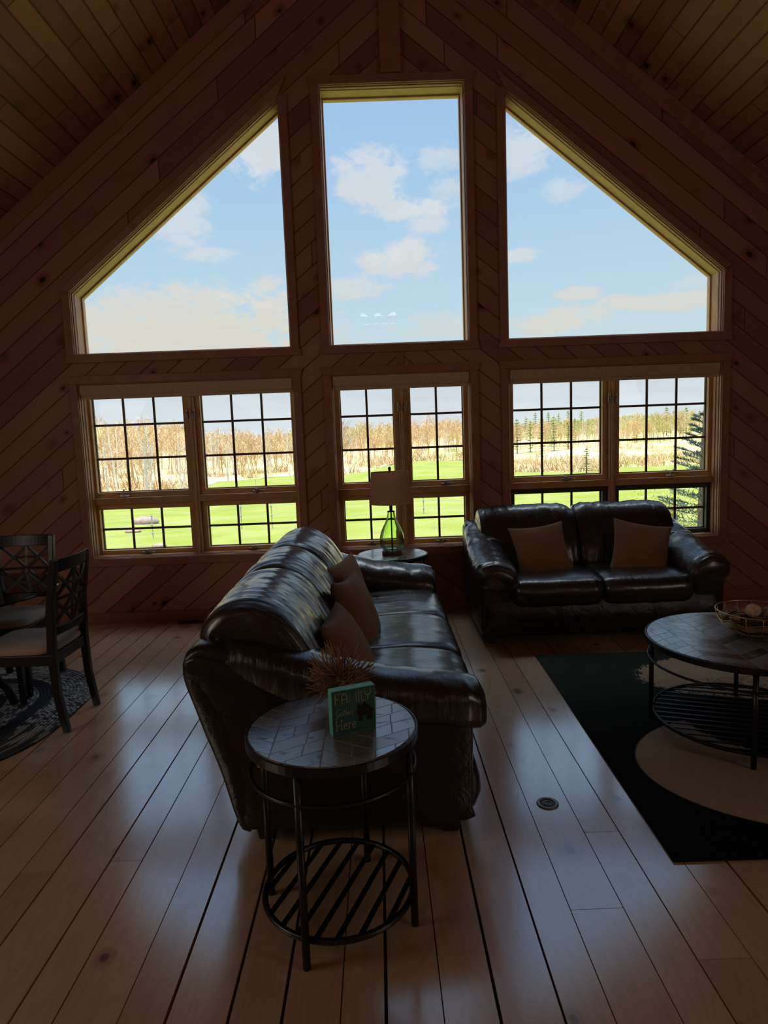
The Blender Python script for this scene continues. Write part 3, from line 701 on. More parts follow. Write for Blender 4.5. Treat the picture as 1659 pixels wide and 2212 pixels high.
ga = [arc(.35, .55, .33, .45, 60, 310, 14)+[(.58, .45), (.56, .05), (.40, -.40), (.12, -.45), (.05, -.25), (.30, -.02), (.70, .12)],
      arc(.92, .22, .18, .22, 40, 400, 14), [(1.10, .42), (1.08, .06), (1.22, .02)], [(1.36, .85), (1.30, .06), (1.42, .0), (1.52, .12)], [(1.20, .52), (1.52, .56)],
      [(1.62, .0), (1.68, 1.0)], [(1.64, .25), (1.76, .44), (1.88, .40), (1.88, .04), (1.98, .02)],
      [(2.02, .2), (2.28, .26)]+arc(2.18, .24, .14, .2, 10, 330, 12)+[(2.36, .1)], [(2.44, .0), (2.48, .44), (2.50, .34), (2.62, .46), (2.70, .42)],
      [(2.98, .42), (2.84, .44), (2.82, .30), (2.96, .18), (2.92, .02), (2.76, .03)]]
strokes('lettering', M_white, ga, -.062, .064, .0195, .023, .0009, .18)
he = [[(0, 0), (0, 1)], [(.62, 0), (.62, 1)], [(0, .5), (.62, .5)], [(-.12, 0), (.12, 0)], [(-.12, 1), (.12, 1)], [(.5, 0), (.74, 0)], [(.5, 1), (.74, 1)],
      [(.90, .34), (1.30, .38)]+arc(1.10, .32, .20, .32, 15, 325, 12), [(1.56, 0), (1.56, .62)], [(1.46, .62), (1.56, .62)], [(1.46, 0), (1.68, 0)], [(1.56, .42), (1.68, .60), (1.86, .62)],
      [(2.00, .34), (2.40, .38)]+arc(2.20, .32, .20, .32, 15, 325, 12)]
strokes('lettering', M_cream, he, -.060, .018, .0265, .030, .0013)
b = MB()
b.prism([(.008, .066), (.038, .097), (.069, .066), (.064, .062), (.013, .062)], -.0195, -.0172)
b.prism([(.015, .062), (.015, .036), (.028, .036), (.028, .062)], -.0192, -.0172); b.prism([(.044, .062), (.044, .036), (.062, .036), (.062, .062)], -.0192, -.0172); b.prism([(.028, .062), (.028, .053), (.044, .053), (.044, .062)], -.0192, -.0172)
b.prism([(.015, .075), (.015, .094), (.022, .094), (.022, .082)], -.0192, -.0172)
b.build('house_emblem', M_house, sign)

# ------------------------------------------------------------------ twig ball
tw = thing('twig_ornament', 'spiky dried twig ball behind the sign on the near side table', 'ornament', (-.388, 2.262, .655))
M_twig = simple('brown twigs', (.30, .17, .08), .6, var=.35, scale=12)
b = MB(); b.lathe([(.006, .055), (.016, .062), (.022, .078), (.022, .094), (.016, .108), (.006, .114)], 14); b.build('core', M_twig, tw, smooth=True)
def twig(bb):
    while True:
        d = Vector((rnd.gauss(0, 1), rnd.gauss(0, .85), rnd.gauss(.12, .85)))
        if d.length > .3: d.normalize(); break
    L_ = rnd.uniform(.095, .135); side = Vector((rnd.gauss(0, 1), rnd.gauss(0, 1), rnd.gauss(0, 1))).cross(d).normalized()*rnd.uniform(.006, .020)
    c = Vector((0, 0, .084)); pts = [c+d*(L_*f)+side*math.sin(f*PI*1.25)+Vector((0, 0, .018*f*f)) for f in (.12, .35, .58, .8, 1.0)]
    pts = [Vector((q.x, q.y, max(q.z, .003))) for q in pts]
    bb.tube(pts, [.0016, .0019, .0021, .0021, .0016], 5)
for k in range(100): b = MB(); twig(b); b.build('twig', M_twig, tw, smooth=True)
b = MB()
for k in range(110): twig(b)
o_ = b.build('fine_twigs', M_twig, tw, smooth=True); o_['kind'] = 'stuff'

# ------------------------------------------------------------------ wire bowl and what lies in it
bx, by, bz = 1.715, 3.30, .502
bowl = thing('wire_bowl', 'gold chevron wire bowl on the large round low table', 'bowl', (bx, by, bz))
bp = lambda f: (.075+(.198-.075)*math.sin(f*PI/2)**.85, .004+.125*f**1.25)
r1, z1 = bp(1.0)
b = MB(); b.tube(circle(r1, z1, 64), .0032, 8, closed=True); b.build('rim', M_brass, bowl, smooth=True)
b = MB(); b.tube(circle(.075, .004, 40), .0028, 8, closed=True); b.build('foot_ring', M_brass, bowl, smooth=True)
nsp = 16
for k in range(nsp):
    a = 2*PI*k/nsp; b = MB(); b.tube([(bp(f)[0]*math.cos(a), bp(f)[0]*math.sin(a), bp(f)[1]) for f in (0, .2, .4, .6, .8, 1)], .0018, 6); b.build('rib', M_brass, bowl, smooth=True)
b = MB()
for k in range(nsp):
    a0, a1 = 2*PI*k/nsp, 2*PI*(k+1)/nsp
    for base in (.02, .08, .14, .20, .42, .48, .54, .60, .66):
        up_ = .14 if k % 2 else 0; dn = 0 if k % 2 else .14; pts = []
        for q in range(4):
            f = base+up_+(dn-up_)*q/3; r_, z = bp(f); a = a0+(a1-a0)*q/3; pts.append((r_*math.cos(a), r_*math.sin(a), z))
        b.tube(pts, .0015, 5)
b.build('chevron_wires', M_brass, bowl)
M_pale = simple('pale dried pod', (.66, .50, .32), .8, var=.3, scale=60, bump=.4); M_dark = simple('dark dried twigs', (.07, .04, .025), .7, var=.4, scale=30)
M_moss = simple('pale woven vine', (.46, .40, .30), .8, var=.3, scale=50)
def ball(name, lab, c, r, mat, g):
    b = MB(); prof = [(max(.0006, r*math.sin(PI*i/14)), r-r*math.cos(PI*i/14)) for i in range(15)]
    b.lathe(prof, 22, mod=lambda th, z: 1+.07*math.sin(5*th+z*60)+.04*math.sin(9*th-z*90)); o = b.build(name, mat, smooth=True); o.location = c
    return tag(o, lab, 'decoration', g)
ball('dried_pod', 'large pale dried ball on top of the filling in the gold wire bowl', (bx-.005, by+.03, bz+.082), .036, M_pale, None)
ball('dried_pod', 'small tan dried pod by the rim of the wire bowl nearest the loveseat arm', (bx-.105, by+.02, bz+.052), .026, simple('tan pod', (.34, .19, .10), .8, var=.3, scale=50, bump=.4), None)
def vine(lab, c, r):
    b = MB()
    for k in range(16):
        ax_ = Vector((rnd.gauss(0, 1), rnd.gauss(0, 1), rnd.gauss(0, 1))).normalized(); x_ = ax_.orthogonal().normalized(); y_ = ax_.cross(x_)
        b.tube([(x_*math.cos(2*PI*i/18)+y_*math.sin(2*PI*i/18))*r*(1-.06*(k % 3)) for i in range(18)], .0022, 5, closed=True)
    o = b.build('vine_ball', M_moss, smooth=True); o.location = c; return tag(o, lab, 'decoration')
vine('pale woven vine ball beside the large pale dried ball in the wire bowl', (bx+.072, by+.035, bz+.098), .034)
vine('woven vine ball low at the near side of the wire bowl', (bx+.05, by-.085, bz+.062), .036)
b = MB()
for k in range(150):
    a = rnd.uniform(0, 2*PI); r_ = rnd.uniform(0, .14); h_ = rnd.uniform(.02, .072); d = Vector((rnd.gauss(0, 1), rnd.gauss(0, 1), rnd.gauss(0, .2))).normalized()*rnd.uniform(.02, .05)
    c = Vector((r_*math.cos(a), r_*math.sin(a), h_ + r_*.22)); b.tube([c-d, c+Vector((0, 0, .006)), c+d], rnd.uniform(.0015, .004), 5)
b.lathe([(.07, .006), (.115, .03), (.13, .05), (.06, .06), (.0005, .062)], 24, mod=lambda th, z: 1+.06*math.sin(7*th+z*80))
o_ = b.build('potpourri', M_dark); o_.location = (bx, by, bz); tag(o_, 'dark dried twigs and bark filling the gold wire bowl', 'potpourri', kind='stuff')

# ------------------------------------------------------------------ rugs
m, t, p, o = new_mat('dark picture rug'); M_rug = m
x, y, z = t.sep(t.obj())
nb_ = t.noise(t.comb(t.m('MULTIPLY', x, 9.0), t.m('MULTIPLY', y, 3.0), 0.0), 6, 5, .7); pile = t.noise(t.obj(), 260, 2)
def ell(cx, cy, rx, ry, ang=0.0, jit=0.0):
    ca, sa = math.cos(ang), math.sin(ang); ux = t.m('SUBTRACT', x, cx); uy = t.m('SUBTRACT', y, cy)
    a = t.m('DIVIDE', t.m('ADD', t.m('MULTIPLY', ux, ca), t.m('MULTIPLY', uy, sa)), rx); c_ = t.m('DIVIDE', t.m('SUBTRACT', t.m('MULTIPLY', uy, ca), t.m('MULTIPLY', ux, sa)), ry)
    d = t.m('ADD', t.m('MULTIPLY', a, a), t.m('MULTIPLY', c_, c_))
    if jit: d = t.m('ADD', d, t.m('MULTIPLY', t.m('SUBTRACT', nb_, .5), jit))
    return t.ss(d, 1.02, .98)
dark = t.mix(t.ss(y, .75, 1.7), (.010, .010, .011), (.030, .045, .034))
cream = t.mix(nb_, (.44, .34, .24), (.56, .44, .32))
rc = t.mix(ell(.86, .66, .725, .545, 0.0), dark, cream)                         # pale round shape towards the room
rc = t.mix(ell(1.15, 1.02, .62, .40, -.35, .5), rc, (.012, .011, .012))          # ragged dark animal shape
rc = t.mix(ell(1.42, 1.78, .86, .42, .0, .9), rc, cream)                       # brushed pale fur by the far edge
rc = t.mix(t.m('MULTIPLY', t.m('MULTIPLY', ell(1.3, 1.55, .6, .2, -.1, 1.6), t.ss(nb_, .45, .65)), .8), rc, (.10, .045, .03))
rc = t.mix(t.m('MULTIPLY', t.ss(pile, .3, .7), .25), rc, (.0, .0, .0))
t.put(p.inputs['Base Color'], rc); p.inputs['Roughness'].default_value = .95; p.inputs['Specular IOR Level'].default_value = .1
t.put(p.inputs['Normal'], t.bump(pile, .6, .004))
b = MB(); b.span((0, 0, 0), (2.35, 2.275, .010)); rug = b.build('area_rug', M_rug, bevel=.004)
rug.location = (.806, 2.235, .0008); rug.rotation_euler = (0, 0, math.radians(-.9)); tag(rug, 'dark rectangular rug with a pale curved pattern under the large round low table', 'rug')

m, t, p, o = new_mat('braided cotton'); M_braid = m
x, y, z = t.sep(t.obj()); HS = .165
yy = t.m('MAXIMUM', t.m('SUBTRACT', t.m('ABSOLUTE', y), HS), 0.0); dd = t.m('SQRT', t.m('ADD', t.m('MULTIPLY', x, x), t.m('MULTIPLY', yy, yy)))
ri = t.m('FLOOR', t.m('DIVIDE', dd, .022)); an = t.m('ADD', t.m('ARCTAN2', yy, t.m('ABSOLUTE', x)), t.m('MULTIPLY', y, 1.6))
cell = t.m('FLOOR', t.m('MULTIPLY', t.m('ADD', an, t.m('MULTIPLY', ri, .013)), t.m('MAXIMUM', t.m('MULTIPLY', dd, 62.0), 4.0)))
wn = t.white(t.comb(ri, cell, 0.0))[0]
gy = t.ramp(wn, [(.0, (.035, .045, .06)), (.42, (.06, .075, .10)), (.5, (.22, .23, .24)), (.8, (.42, .42, .40)), (1, (.52, .52, .48))])
navy = t.mix(t.noise(t.obj(), 200, 2), (.012, .018, .035), (.022, .030, .055))
band = t.m('ADD', t.m('MULTIPLY', t.m('GREATER_THAN', dd, .395), t.m('LESS_THAN', dd, .485)), t.m('MULTIPLY', t.m('GREATER_THAN', dd, .13), t.m('LESS_THAN', dd, .21)))
t.put(p.inputs['Base Color'], t.mix(band, gy, navy)); p.inputs['Roughness'].default_value = .95
b = MB(); k = 0
while (k+.5)*.022 < .725:
    r_ = (k+.5)*.022; pts = []
    for q in range(60): a = -PI/2+PI*q/59; pts.append((r_*math.sin(a+PI/2)*1, 0)) if False else None
    loop = [(r_*math.cos(PI*q/40), HS+r_*math.sin(PI*q/40), .006) for q in range(41)]+[(r_*math.cos(PI+PI*q/40), -HS+r_*math.sin(PI+PI*q/40), .006) for q in range(41)]
    b.tube(loop, .0112, 6, closed=True, flat=.5); k += 1
br = b.build('braided_rug', M_braid, smooth=True); br.location = (-2.85, 3.80, .0005); tag(br, 'oval braided rug in greys with navy bands under the dining set', 'rug')

# ------------------------------------------------------------------ dining chairs and glass table
def dining_chair(label, loc, rz):
    """faces local -y; origin under the back legs"""
    c = thing('dining_chair', label, 'chair', loc, rz, 'dining chairs with lattice backs'); hw = .190
    for s_ in (-1, 1):
        b = MB(); prof = [(.035, 0.0, .017), (.0, .22, .020), (-.008, .45, .022), (.004, .70, .021), (.050, .99, .018)]
        b.loft([[(s_*hw+a*.019, y+e*r_, z) for a, e in ((-1, -1), (1, -1), (1, 1), (-1, 1))] for y, z, r_ in prof]); b.build('leg', M_black, c, bevel=.004).name = 'back_leg'
        b = MB(); b.loft([[(s_*(hw+.01)+a*r_, -.43+e*r_, z) for a, e in ((-1, -1), (1, -1), (1, 1), (-1, 1))] for z, r_ in ((0, .015), (.42, .021))]); b.build('front_leg', M_black, c, bevel=.004)
    b = MB(); b.span((-hw-.02, -.45, .395), (hw+.02, -.425, .455)); b.span((-hw-.02, -.02, .395), (hw+.02, .005, .455))
    b.span((-hw-.02, -.43, .395), (-hw, -.01, .455)); b.span((hw, -.43, .395), (hw+.02, -.01, .455)); b.build('seat_rail', M_black, c, bevel=.003)
    b = MB(); rings = []; n_ = 40
    for z, k in ((.452, .94), (.466, 1.0), (.485, 1.0), (.500, .95), (.507, .80), (.509, .45), (.509, .05)):
        rings.append([(math.copysign(abs(math.cos(2*PI*i/n_))**.38, math.cos(2*PI*i/n_))*.212*k, -.222+math.copysign(abs(math.sin(2*PI*i/n_))**.38, math.sin(2*PI*i/n_))*.222*k, z) for i in range(n_)])
    b.loft(rings); b.build('seat_cushion', M_seat, c, smooth=True)
    yb = lambda z: .004+(z-.70)/.29*.046 if z > .70 else -.008+(z-.45)/.25*.012
    bow = lambda x_: .028*(1-(x_/hw)**2)
    def rail(z0, z1, th):
        b = MB(); b.loft([[(x_, yb(zz)+bow(x_)+e*th/2, zz) for zz, e in ((z0, -1), (z1, -1), (z1, 1), (z0, 1))] for x_ in [(-1+i/6)*(hw-.015) for i in range(13)]]); return b
    rail(.915, .992, .020).build('top_rail', M_black, c, bevel=.003); rail(.555, .605, .020).build('lower_rail', M_black, c, bevel=.003)
    b = MB(); z0, z1 = .605, .915
    def bar(xa, za, xb, zb):
        n_ = 8; P = [(xa+(xb-xa)*i/n_, za+(zb-za)*i/n_) for i in range(n_+1)]; L_ = math.hypot(xb-xa, zb-za); ox, oz = -(zb-za)/L_*.0085, (xb-xa)/L_*.0085
        b.loft([[(x_+ox*q, yb(z_)+bow(x_)+e*.006, z_+oz*q) for q, e in ((-1, -1), (1, -1), (1, 1), (-1, 1))] for x_, z_ in P])
    zm = (z0+z1)/2; q_ = hw-.02
    for (za, zb) in ((z0, zm), (zm, z1)):
        for (xa, xb) in ((-q_, 0), (0, q_)): bar(xa, za, xb, zb); bar(xa, zb, xb, za)
    bar(-q_, zm, q_, zm); bar(0, z0, 0, z1)
    for zz in (z0+.078, z1-.078): bar(-q_*.5, zz, q_*.5, zz)
    b.build('lattice', M_black, c)
    return c
dining_chair('black lattice back dining chair seen from the side at the braided rug edge', (-2.075, 3.755, .0), math.radians(-91))
dining_chair('black lattice back dining chair with grey seat, behind the glass table against the wall side', (-2.735, 4.535, .0075), math.radians(0))
dt = thing('dining_table', 'round glass topped dining table with dark curved legs on the braided rug', 'table', (-2.85, 3.87, .0075))
gmt, tt, tp, to = new_mat('table glass'); tt.n.remove(tp)
tr = tt.node('ShaderNodeBsdfTransparent'); tr.inputs[0].default_value = (.70, .80, .76, 1); gl = tt.node('ShaderNodeBsdfGlossy'); gl.inputs['Roughness'].default_value = .01
fr_ = tt.node('ShaderNodeFresnel'); fr_.inputs[0].default_value = 1.5; mx = tt.node('ShaderNodeMixShader'); tt.put(mx.inputs[0], fr_.outputs[0]); tt.put(mx.inputs[1], tr.outputs[0]); tt.put(mx.inputs[2], gl.outputs[0]); tt.put(to.inputs[0], mx.outputs[0])
b = MB(); b.lathe([(.0005, .735), (.612, .735), (.618, .738), (.618, .744), (.612, .747), (.0005, .747)], 96); b.build('glass_top', gmt, dt)
for k in range(3):
    a = math.radians(24+120*k); ca, sa = math.cos(a), math.sin(a); b = MB()
    P = [(.30, 0.0), (.27, .10), (.16, .28), (.08, .42), (.10, .56), (.24, .70), (.34, .732)]
    rings = []
    for r_, z in P: rings.append([(ca*(r_+q*.022)-sa*e*.018, sa*(r_+q*.022)+ca*e*.018, z) for q, e in ((-1, -1), (1, -1), (1, 1), (-1, 1))])
    b.loft(rings); b.build('leg', M_black, dt, bevel=.004)
b = MB(); b.lathe([(.0005, .36), (.085, .36), (.09, .40), (.085, .44), (.0005, .44)], 24); b.build('hub', M_black, dt, bevel=.003)

# ------------------------------------------------------------------ floor outlet and heating register
fo = thing('floor_outlet', 'round metal floor outlet set into the planks between the sofa and the dark rug', 'floor outlet', (.449, 2.653, 0))
M_steel = simple('worn steel', (.30, .31, .32), .35, .8)
b = MB(); b.lathe([(.030, .0008), (.047, .0008), (.046, .0035), (.040, .0045), (.031, .0040), (.030, .0015)], 40); b.build('cover_ring', M_steel, fo, smooth=True)
b = MB(); b.lathe([(.0300, .0008), (.0300, .0018), (.0005, .0018)], 32); b.build('socket_face', M_foot, fo)
b = MB(); b.tube([(x_*.016, y_*.016, .003) for x_, y_, _ in circle(1, 0, 20)], .002, 6, closed=True); b.span((-.009, -.006, .0015), (-.005, .006, .003)); b.span((.005, -.006, .0015), (.009, .006, .003)); b.build('receptacle', M_steel, fo)
fv = thing('floor_register', 'dark slotted heating register in the floor against the baseboard under the left window', 'vent', (-1.90, 5.755, 0))
b = MB(); b.ring([(-.17, -.04), (.17, -.04), (.17, .04), (-.17, .04)], [(-.155, -.026), (.155, -.026), (.155, .026), (-.155, .026)], 0, 1)
b.v = [(x_, z_, .0008+y_*.004) for x_, y_, z_ in b.v]; b.build('register_frame', M_iron, fv)
b = MB()
for k in range(24): xx = -.15+k*.013; b.box((xx, 0, .0025), (.005, .054, .003))
b.build('grille', M_iron, fv)

# ------------------------------------------------------------------ outdoors
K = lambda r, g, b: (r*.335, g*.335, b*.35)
F = lambda r, g, b: (r*.60, g*.60, b*.60)
TK = [-.75, -.43, -.29, -.25, -.13, -.05, .03, .055, .13, .20, .34, .365, .50, .80]
D_E = [62, 64, 66, 85, 90, 80, 95, 95, 95, 70, 65, 68, 68, 68]
DEP = [.079, .079, .079, .060, .0555, .0565, .044, .0395, .041, .062, .066, .0615, .060, .060]
ZF = [7, 6, 4.5, .4, 0, 1.4, 1.2, 1.2, 1.8, .8, 1.2, 1.4, 3.5, 4]
def lerp_t(tv, A):
    if tv <= TK[0]: return A[0]
    for i in range(len(TK)-1):
        if tv <= TK[i+1]: f = (tv-TK[i])/(TK[i+1]-TK[i]); f = f*f*(3-2*f); return A[i]*(1-f)+A[i+1]*f
    return A[-1]
def ground(tv, d):                     # height of the land, d = distance straight out from the camera
    de = lerp_t(tv, D_E); ze = 1.6-lerp_t(tv, DEP)*de; zf = lerp_t(tv, ZF)
    if d < de: f = max(0, (d-6.3)/(de-6.3)); z = -1.15*(1-f)+ze*f + .25*math.sin(d*.12+tv*6)*f*(1-f)
    else: z = ze+(zf-ze)*min(1.2, (d-de)/(250-de))**1.8
    return z
def land(name, mat, d0f, d1f, nd, bump_=0.0):
    b = MB(); nt = 90; rings = []
    for i in range(nt+1):
        tv = -1.1+2.2*i/nt; d0, d1 = d0f(tv), d1f(tv); row = []
        for j in range(nd+1):
            d = d0+(d1-d0)*(j/nd)**1.4; z = ground(tv, d)+bump_*noise.noise(Vector((tv*d*.2, d*.2, 1))); row.append((CAM.x+tv*d, d, z))
        rings.append(row)
    k = nd+1; b.add([q for r_ in rings for q in r_], [(i*k+j, (i+1)*k+j, (i+1)*k+j+1, i*k+j+1) for i in range(nt) for j in range(nd)])
    return b.build(name, mat, smooth=True)
m, t, p, o = new_mat('spring pasture'); M_field = m
pz = t.pos(); n1 = t.noise(pz, .35, 4); n2 = t.noise(pz, 6.0, 5, .7)
c = t.mix(t.ss(n1, .35, .68), K(.50, .55, .10), K(.64, .64, .19)); c = t.mix(t.m('MULTIPLY', t.ss(n2, .4, .7), .35), c, K(.40, .50, .07))
c = t.mix(t.m('MULTIPLY', t.ss(t.noise(pz, .9, 3), .64, .72), .6), c, K(.52, .40, .22))
t.put(p.inputs['Base Color'], c); p.inputs['Roughness'].default_value = 1; p.inputs['Specular IOR Level'].default_value = 0
def brush_mat(name, tones, green, gscale=.05, gx=0.0):
    m, t, p, o = new_mat(name); q = t.pos(); x, y, z = t.sep(q)
    n1 = t.noise(q, gscale, 4, .6); n2 = t.noise(q, .9, 4, .7); r = t.island()
    c = t.ramp(t.m('ADD', t.m('MULTIPLY', n1, .8), t.m('MULTIPLY', t.m('ADD', n2, r), .18)), tones)
    gm_ = t.m('MULTIPLY', t.ss(t.m('ADD', t.noise(q, gscale*1.7, 3), t.m('MULTIPLY', t.ss(x, 5, 60), gx)), .55, .68), .85)
    c = t.mix(gm_, c, green); t.put(p.inputs['Base Color'], c); p.inputs['Roughness'].default_value = 1; p.inputs['Specular IOR Level'].default_value = 0
    return m
TAN = [(.25, F(.80, .47, .18)), (.42, F(.78, .53, .28)), (.58, F(.82, .58, .34)), (.75, F(.82, .56, .21))]
M_hill = brush_mat('leaf litter and brush', TAN, F(.52, .54, .16), .05, .10)
M_wood = brush_mat('bare spring branches', TAN, F(.52, .56, .17), .06, .12)
M_meadow = brush_mat('pinkish dry meadow', [(.3, F(.80, .58, .44)), (.6, F(.84, .64, .48)), (.8, F(.76, .62, .36))], F(.70, .70, .28), .08, .0)
struct(land('field', M_field, lambda tv: 6.25, lambda tv: lerp_t(tv, D_E), 40, .02))
struct(land('hill', M_hill, lambda tv: lerp_t(tv, D_E), lambda tv: 330, 30, .5))

def bare_tree(seed, n_br, h=1.0, spread=.42, thick=.012, trunks=1):
    """trunk(s) and limbs as tapered three sided sticks, unit height"""
    rg = random.Random(seed); T, B = [], []
    for k in range(trunks):
        lean = Vector((rg.gauss(0, .08), rg.gauss(0, .08), 1)); base = Vector((rg.gauss(0, .03)*(trunks > 1), rg.gauss(0, .03)*(trunks > 1), 0))
        T.append((base, base+lean*.5*h, base+lean*.98*h+Vector((rg.gauss(0, .03), rg.gauss(0, .03), 0)), thick))
        for q in range(n_br//trunks):
            f = rg.uniform(.25, .95); a = rg.uniform(0, 2*PI); l = spread*(1.05-f)*rg.uniform(.6, 1.2)+.06
            s_ = base+lean*f*h; d = Vector((math.cos(a), math.sin(a), rg.uniform(.5, 1.5))).normalized()*l; mid = s_+d*.5+Vector((0, 0, -.02))
            B.append((s_, mid, s_+d, thick*.45*(1.1-f)+.0015))
            for w in range(3):
                g_ = rg.uniform(.4, .95); e = Vector((rg.gauss(0, 1), rg.gauss(0, 1), rg.uniform(.2, 1.4))).normalized()*l*.5; B.append((s_+d*g_, s_+d*g_+e*.5, s_+d*g_+e, .0022))
    return T, B
def sticks(b, L, off=Vector(), s_=1.0, rot=0.0, wmin=0.0):
    R_ = Matrix.Rotation(rot, 3, 'Z')
    for a, m_, c, w in L:
        P = [off+(R_ @ q)*s_ for q in (a, m_, c)]; w = max(w*s_, wmin); vs = []
        for q, k in zip(P, (1, .75, .25)):
            for th in (0, 2.09, 4.19): vs.append(q+Vector((math.cos(th), math.sin(th), 0))*w*k)
        b.add(vs, [(0, 1, 4, 3), (1, 2, 5, 4), (2, 0, 3, 5), (3, 4, 7, 6), (4, 5, 8, 7), (5, 3, 6, 8)])
protos = [bare_tree(s_, 34, spread=.5, thick=.012) for s_ in range(5)]
rg = random.Random(3)
def in_view(tv): return -.50 < tv < -.10 or -.075 < tv < .155 or .165 < tv < .56
es = [(.212, 118, 6.5), (.232, 122, 6), (.250, 126, 6.5), (.268, 121, 6.8), (.290, 124, 5.4), (.30, 160, 6), (.395, 170, 6.5), (.417, 175, 6.0), (.44, 165, 7.5), (.47, 150, 7), (.49, 156, 6), (.375, 180, 6), (.226, 190, 7), (.26, 205, 8), (.29, 210, 8), (.24, 215, 8), (.275, 192, 7.5), (.31, 215, 8), (.12, 120, 4), (.09, 122, 3.6)]
solo = [(CAM.x+tv*d, d, .33*h_+.4) for tv, d, h_ in es]+[(CAM.x-.056*92, 92, 4.2), (CAM.x+.318*61, 61, 1.6)]
# white birches at the edge of the wood
M_birch = simple('white birch bark', F(.80, .74, .64), .9, var=.12, scale=4); M_btwig = simple('pale birch twigs', F(.78, .66, .48), .9)
bp_ = []
for s_ in range(4):
    T, B = bare_tree(40+s_, 20, spread=.20, thick=.011, trunks=(1, 3, 2, 1)[s_])
    r_ = thing('birch_tree', 'white barked bare birch at the edge of the tan woods', 'tree', (0, 0, 0), 0, 'white birches along the wood edge')
    b = MB(); sticks(b, T, s_=1.0, wmin=.0065); b.build('trunk', M_birch, r_); b = MB(); sticks(b, B, s_=1.0, wmin=.003); b.build('branches', M_btwig, r_); bp_.append(r_)
def spot(lo, hi, d0, d1, n_):
    k = 0; tries = 0
    while k < n_ and tries < 4000:
        tries += 1; tv = rg.uniform(lo, hi); d = lerp_t(tv, D_E)+rg.uniform(d0, d1); x_ = CAM.x+tv*d
        if all(math.hypot(x_-a, d-c) > 2.3+r_*.4 for a, c, r_ in solo): solo.append((x_, d, 1.9)); spots.append((tv, d)); k += 1
spots = []
spot(-.45, -.30, -3, 6, 16); spot(-.27, -.12, -2, 8, 14); spot(-.05, .0, 0, 8, 2); spot(.05, .13, 0, 12, 4); spot(.2, .5, 50, 62, 10)
for i, (tv, d) in enumerate(spots):
    loc = (CAM.x+tv*d, d, ground(tv, d)-.1); hh = rg.uniform(4.6, 7.2) if tv < 0 else rg.uniform(3.5, 5.5)
    if i < 4: bp_[i].location = loc; bp_[i].rotation_euler.z = rg.uniform(0, 6); bp_[i].scale = (hh,)*3
    else: dup(bp_[i % 4], loc, rg.uniform(0, 6.28), hh)
# the bare woods themselves and the brush along their edge
def clear(x_, d, r0): return all(math.hypot(x_-a, d-c) > r_+r0 for a, c, r_ in solo)
b = MB(); cnt = 0
while cnt < 1000:
    tv = rg.uniform(-.5, .56)
    if not in_view(tv): continue
    de = lerp_t(tv, D_E); lo = de+2 if tv < .165 else de+52
    d = lo+(250-lo)*rg.random()**1.5; hgt = rg.uniform(5.5, 8.2)*(1.12 if tv < -.3 else .95)
    if tv > .165: hgt = rg.uniform(5.0, 7.2)
    hgt *= 1-.35*max(0, d-110)/140
    if not clear(CAM.x+tv*d, d, 2.2): cnt += .2; continue
    T, B = protos[rg.randrange(5)]; off = Vector((CAM.x+tv*d, d, ground(tv, d)-.2)); rz_ = rg.uniform(0, 6.28); wm = .00025*d
    sticks(b, T, off, hgt, rz_, wm*1.2); sticks(b, B, off, hgt*.95, rz_, wm*1.1); cnt += 1
for k in range(620):
    tv = rg.uniform(-.5, .56)
    if not in_view(tv): continue
    de = lerp_t(tv, D_E); d = de+rg.uniform(-1, 16) if rg.random() < .7 else de+rg.uniform(20, 120); r_ = rg.uniform(.7, 1.7)*(.8 if tv > .165 else 1); off = Vector((CAM.x+tv*d, d, ground(tv, d)))
    if not clear(off.x, d, .6): continue
    for q in range(18):
        a = rg.uniform(0, 6.28); e = Vector((math.cos(a)*rg.uniform(.2, .8), math.sin(a)*.6, rg.uniform(.4, 1.1)))*r_; sticks(b, [(Vector((0, 0, 0)), e*.5+Vector((0, 0, .1)), e, .06)], off+Vector((rg.gauss(0, .6), rg.gauss(0, .6), -.1)))
fo_ = b.build('forest', M_wood); tag(fo_, 'bare tan and orange spring woods and brush on the hills beyond the pasture', 'woods', kind='stuff')
# evergreens and a greening pine among the right hand woods
M_needle = simple('sunlit needles', F(.42, .52, .16), .95, var=.3, scale=.8); M_trunk = simple('brown bark', F(.30, .20, .12), .9)
def conifer(seed, layers=11, fan=14):
    rg_ = random.Random(seed); b = MB()
    for i in range(layers):
        f = .12+.86*i/layers; rr = .30*(1-f)**.8+.02
        for q in range(fan):
            a = rg_.uniform(0, 6.28); e = Vector((math.cos(a)*rr, math.sin(a)*rr, rg_.uniform(-.03, .05))); s0 = Vector((0, 0, f))
            sticks(b, [(s0, s0+e*.6+Vector((0, 0, .01)), s0+e, .022)])
    return b
r_ = thing('evergreen_tree', 'green conifer standing among the bare woods on the right hills', 'tree', (0, 0, 0), 0, 'green conifers on the hills')
b = MB(); sticks(b, [(Vector((0, 0, 0)), Vector((0, 0, .5)), Vector((0, 0, 1)), .018)]); b.build('trunk', M_trunk, r_); conifer(2).build('foliage', M_needle, r_)
for i, (tv, d, h_) in enumerate(es):
    loc = (CAM.x+tv*d, d, ground(tv, d)-.1)
    if i == 0: r_.location = loc; r_.scale = (h_,)*3
    else: dup(r_, loc, i*1.3, h_)
pn = dup(r_, (CAM.x+.318*61, 61, ground(.318, 61)-.05), .4, 2.6, 'low yellow green pine alone on the pasture edge in the right window'); del pn['group']; pn.name = 'young_pine'; pn.scale = (4.2, 4.2, 2.5)
bt = thing('bare_oak', 'tall bare spreading tree above the skyline in the middle window', 'tree', (CAM.x-.056*92, 92, ground(-.056, 92)), 0)
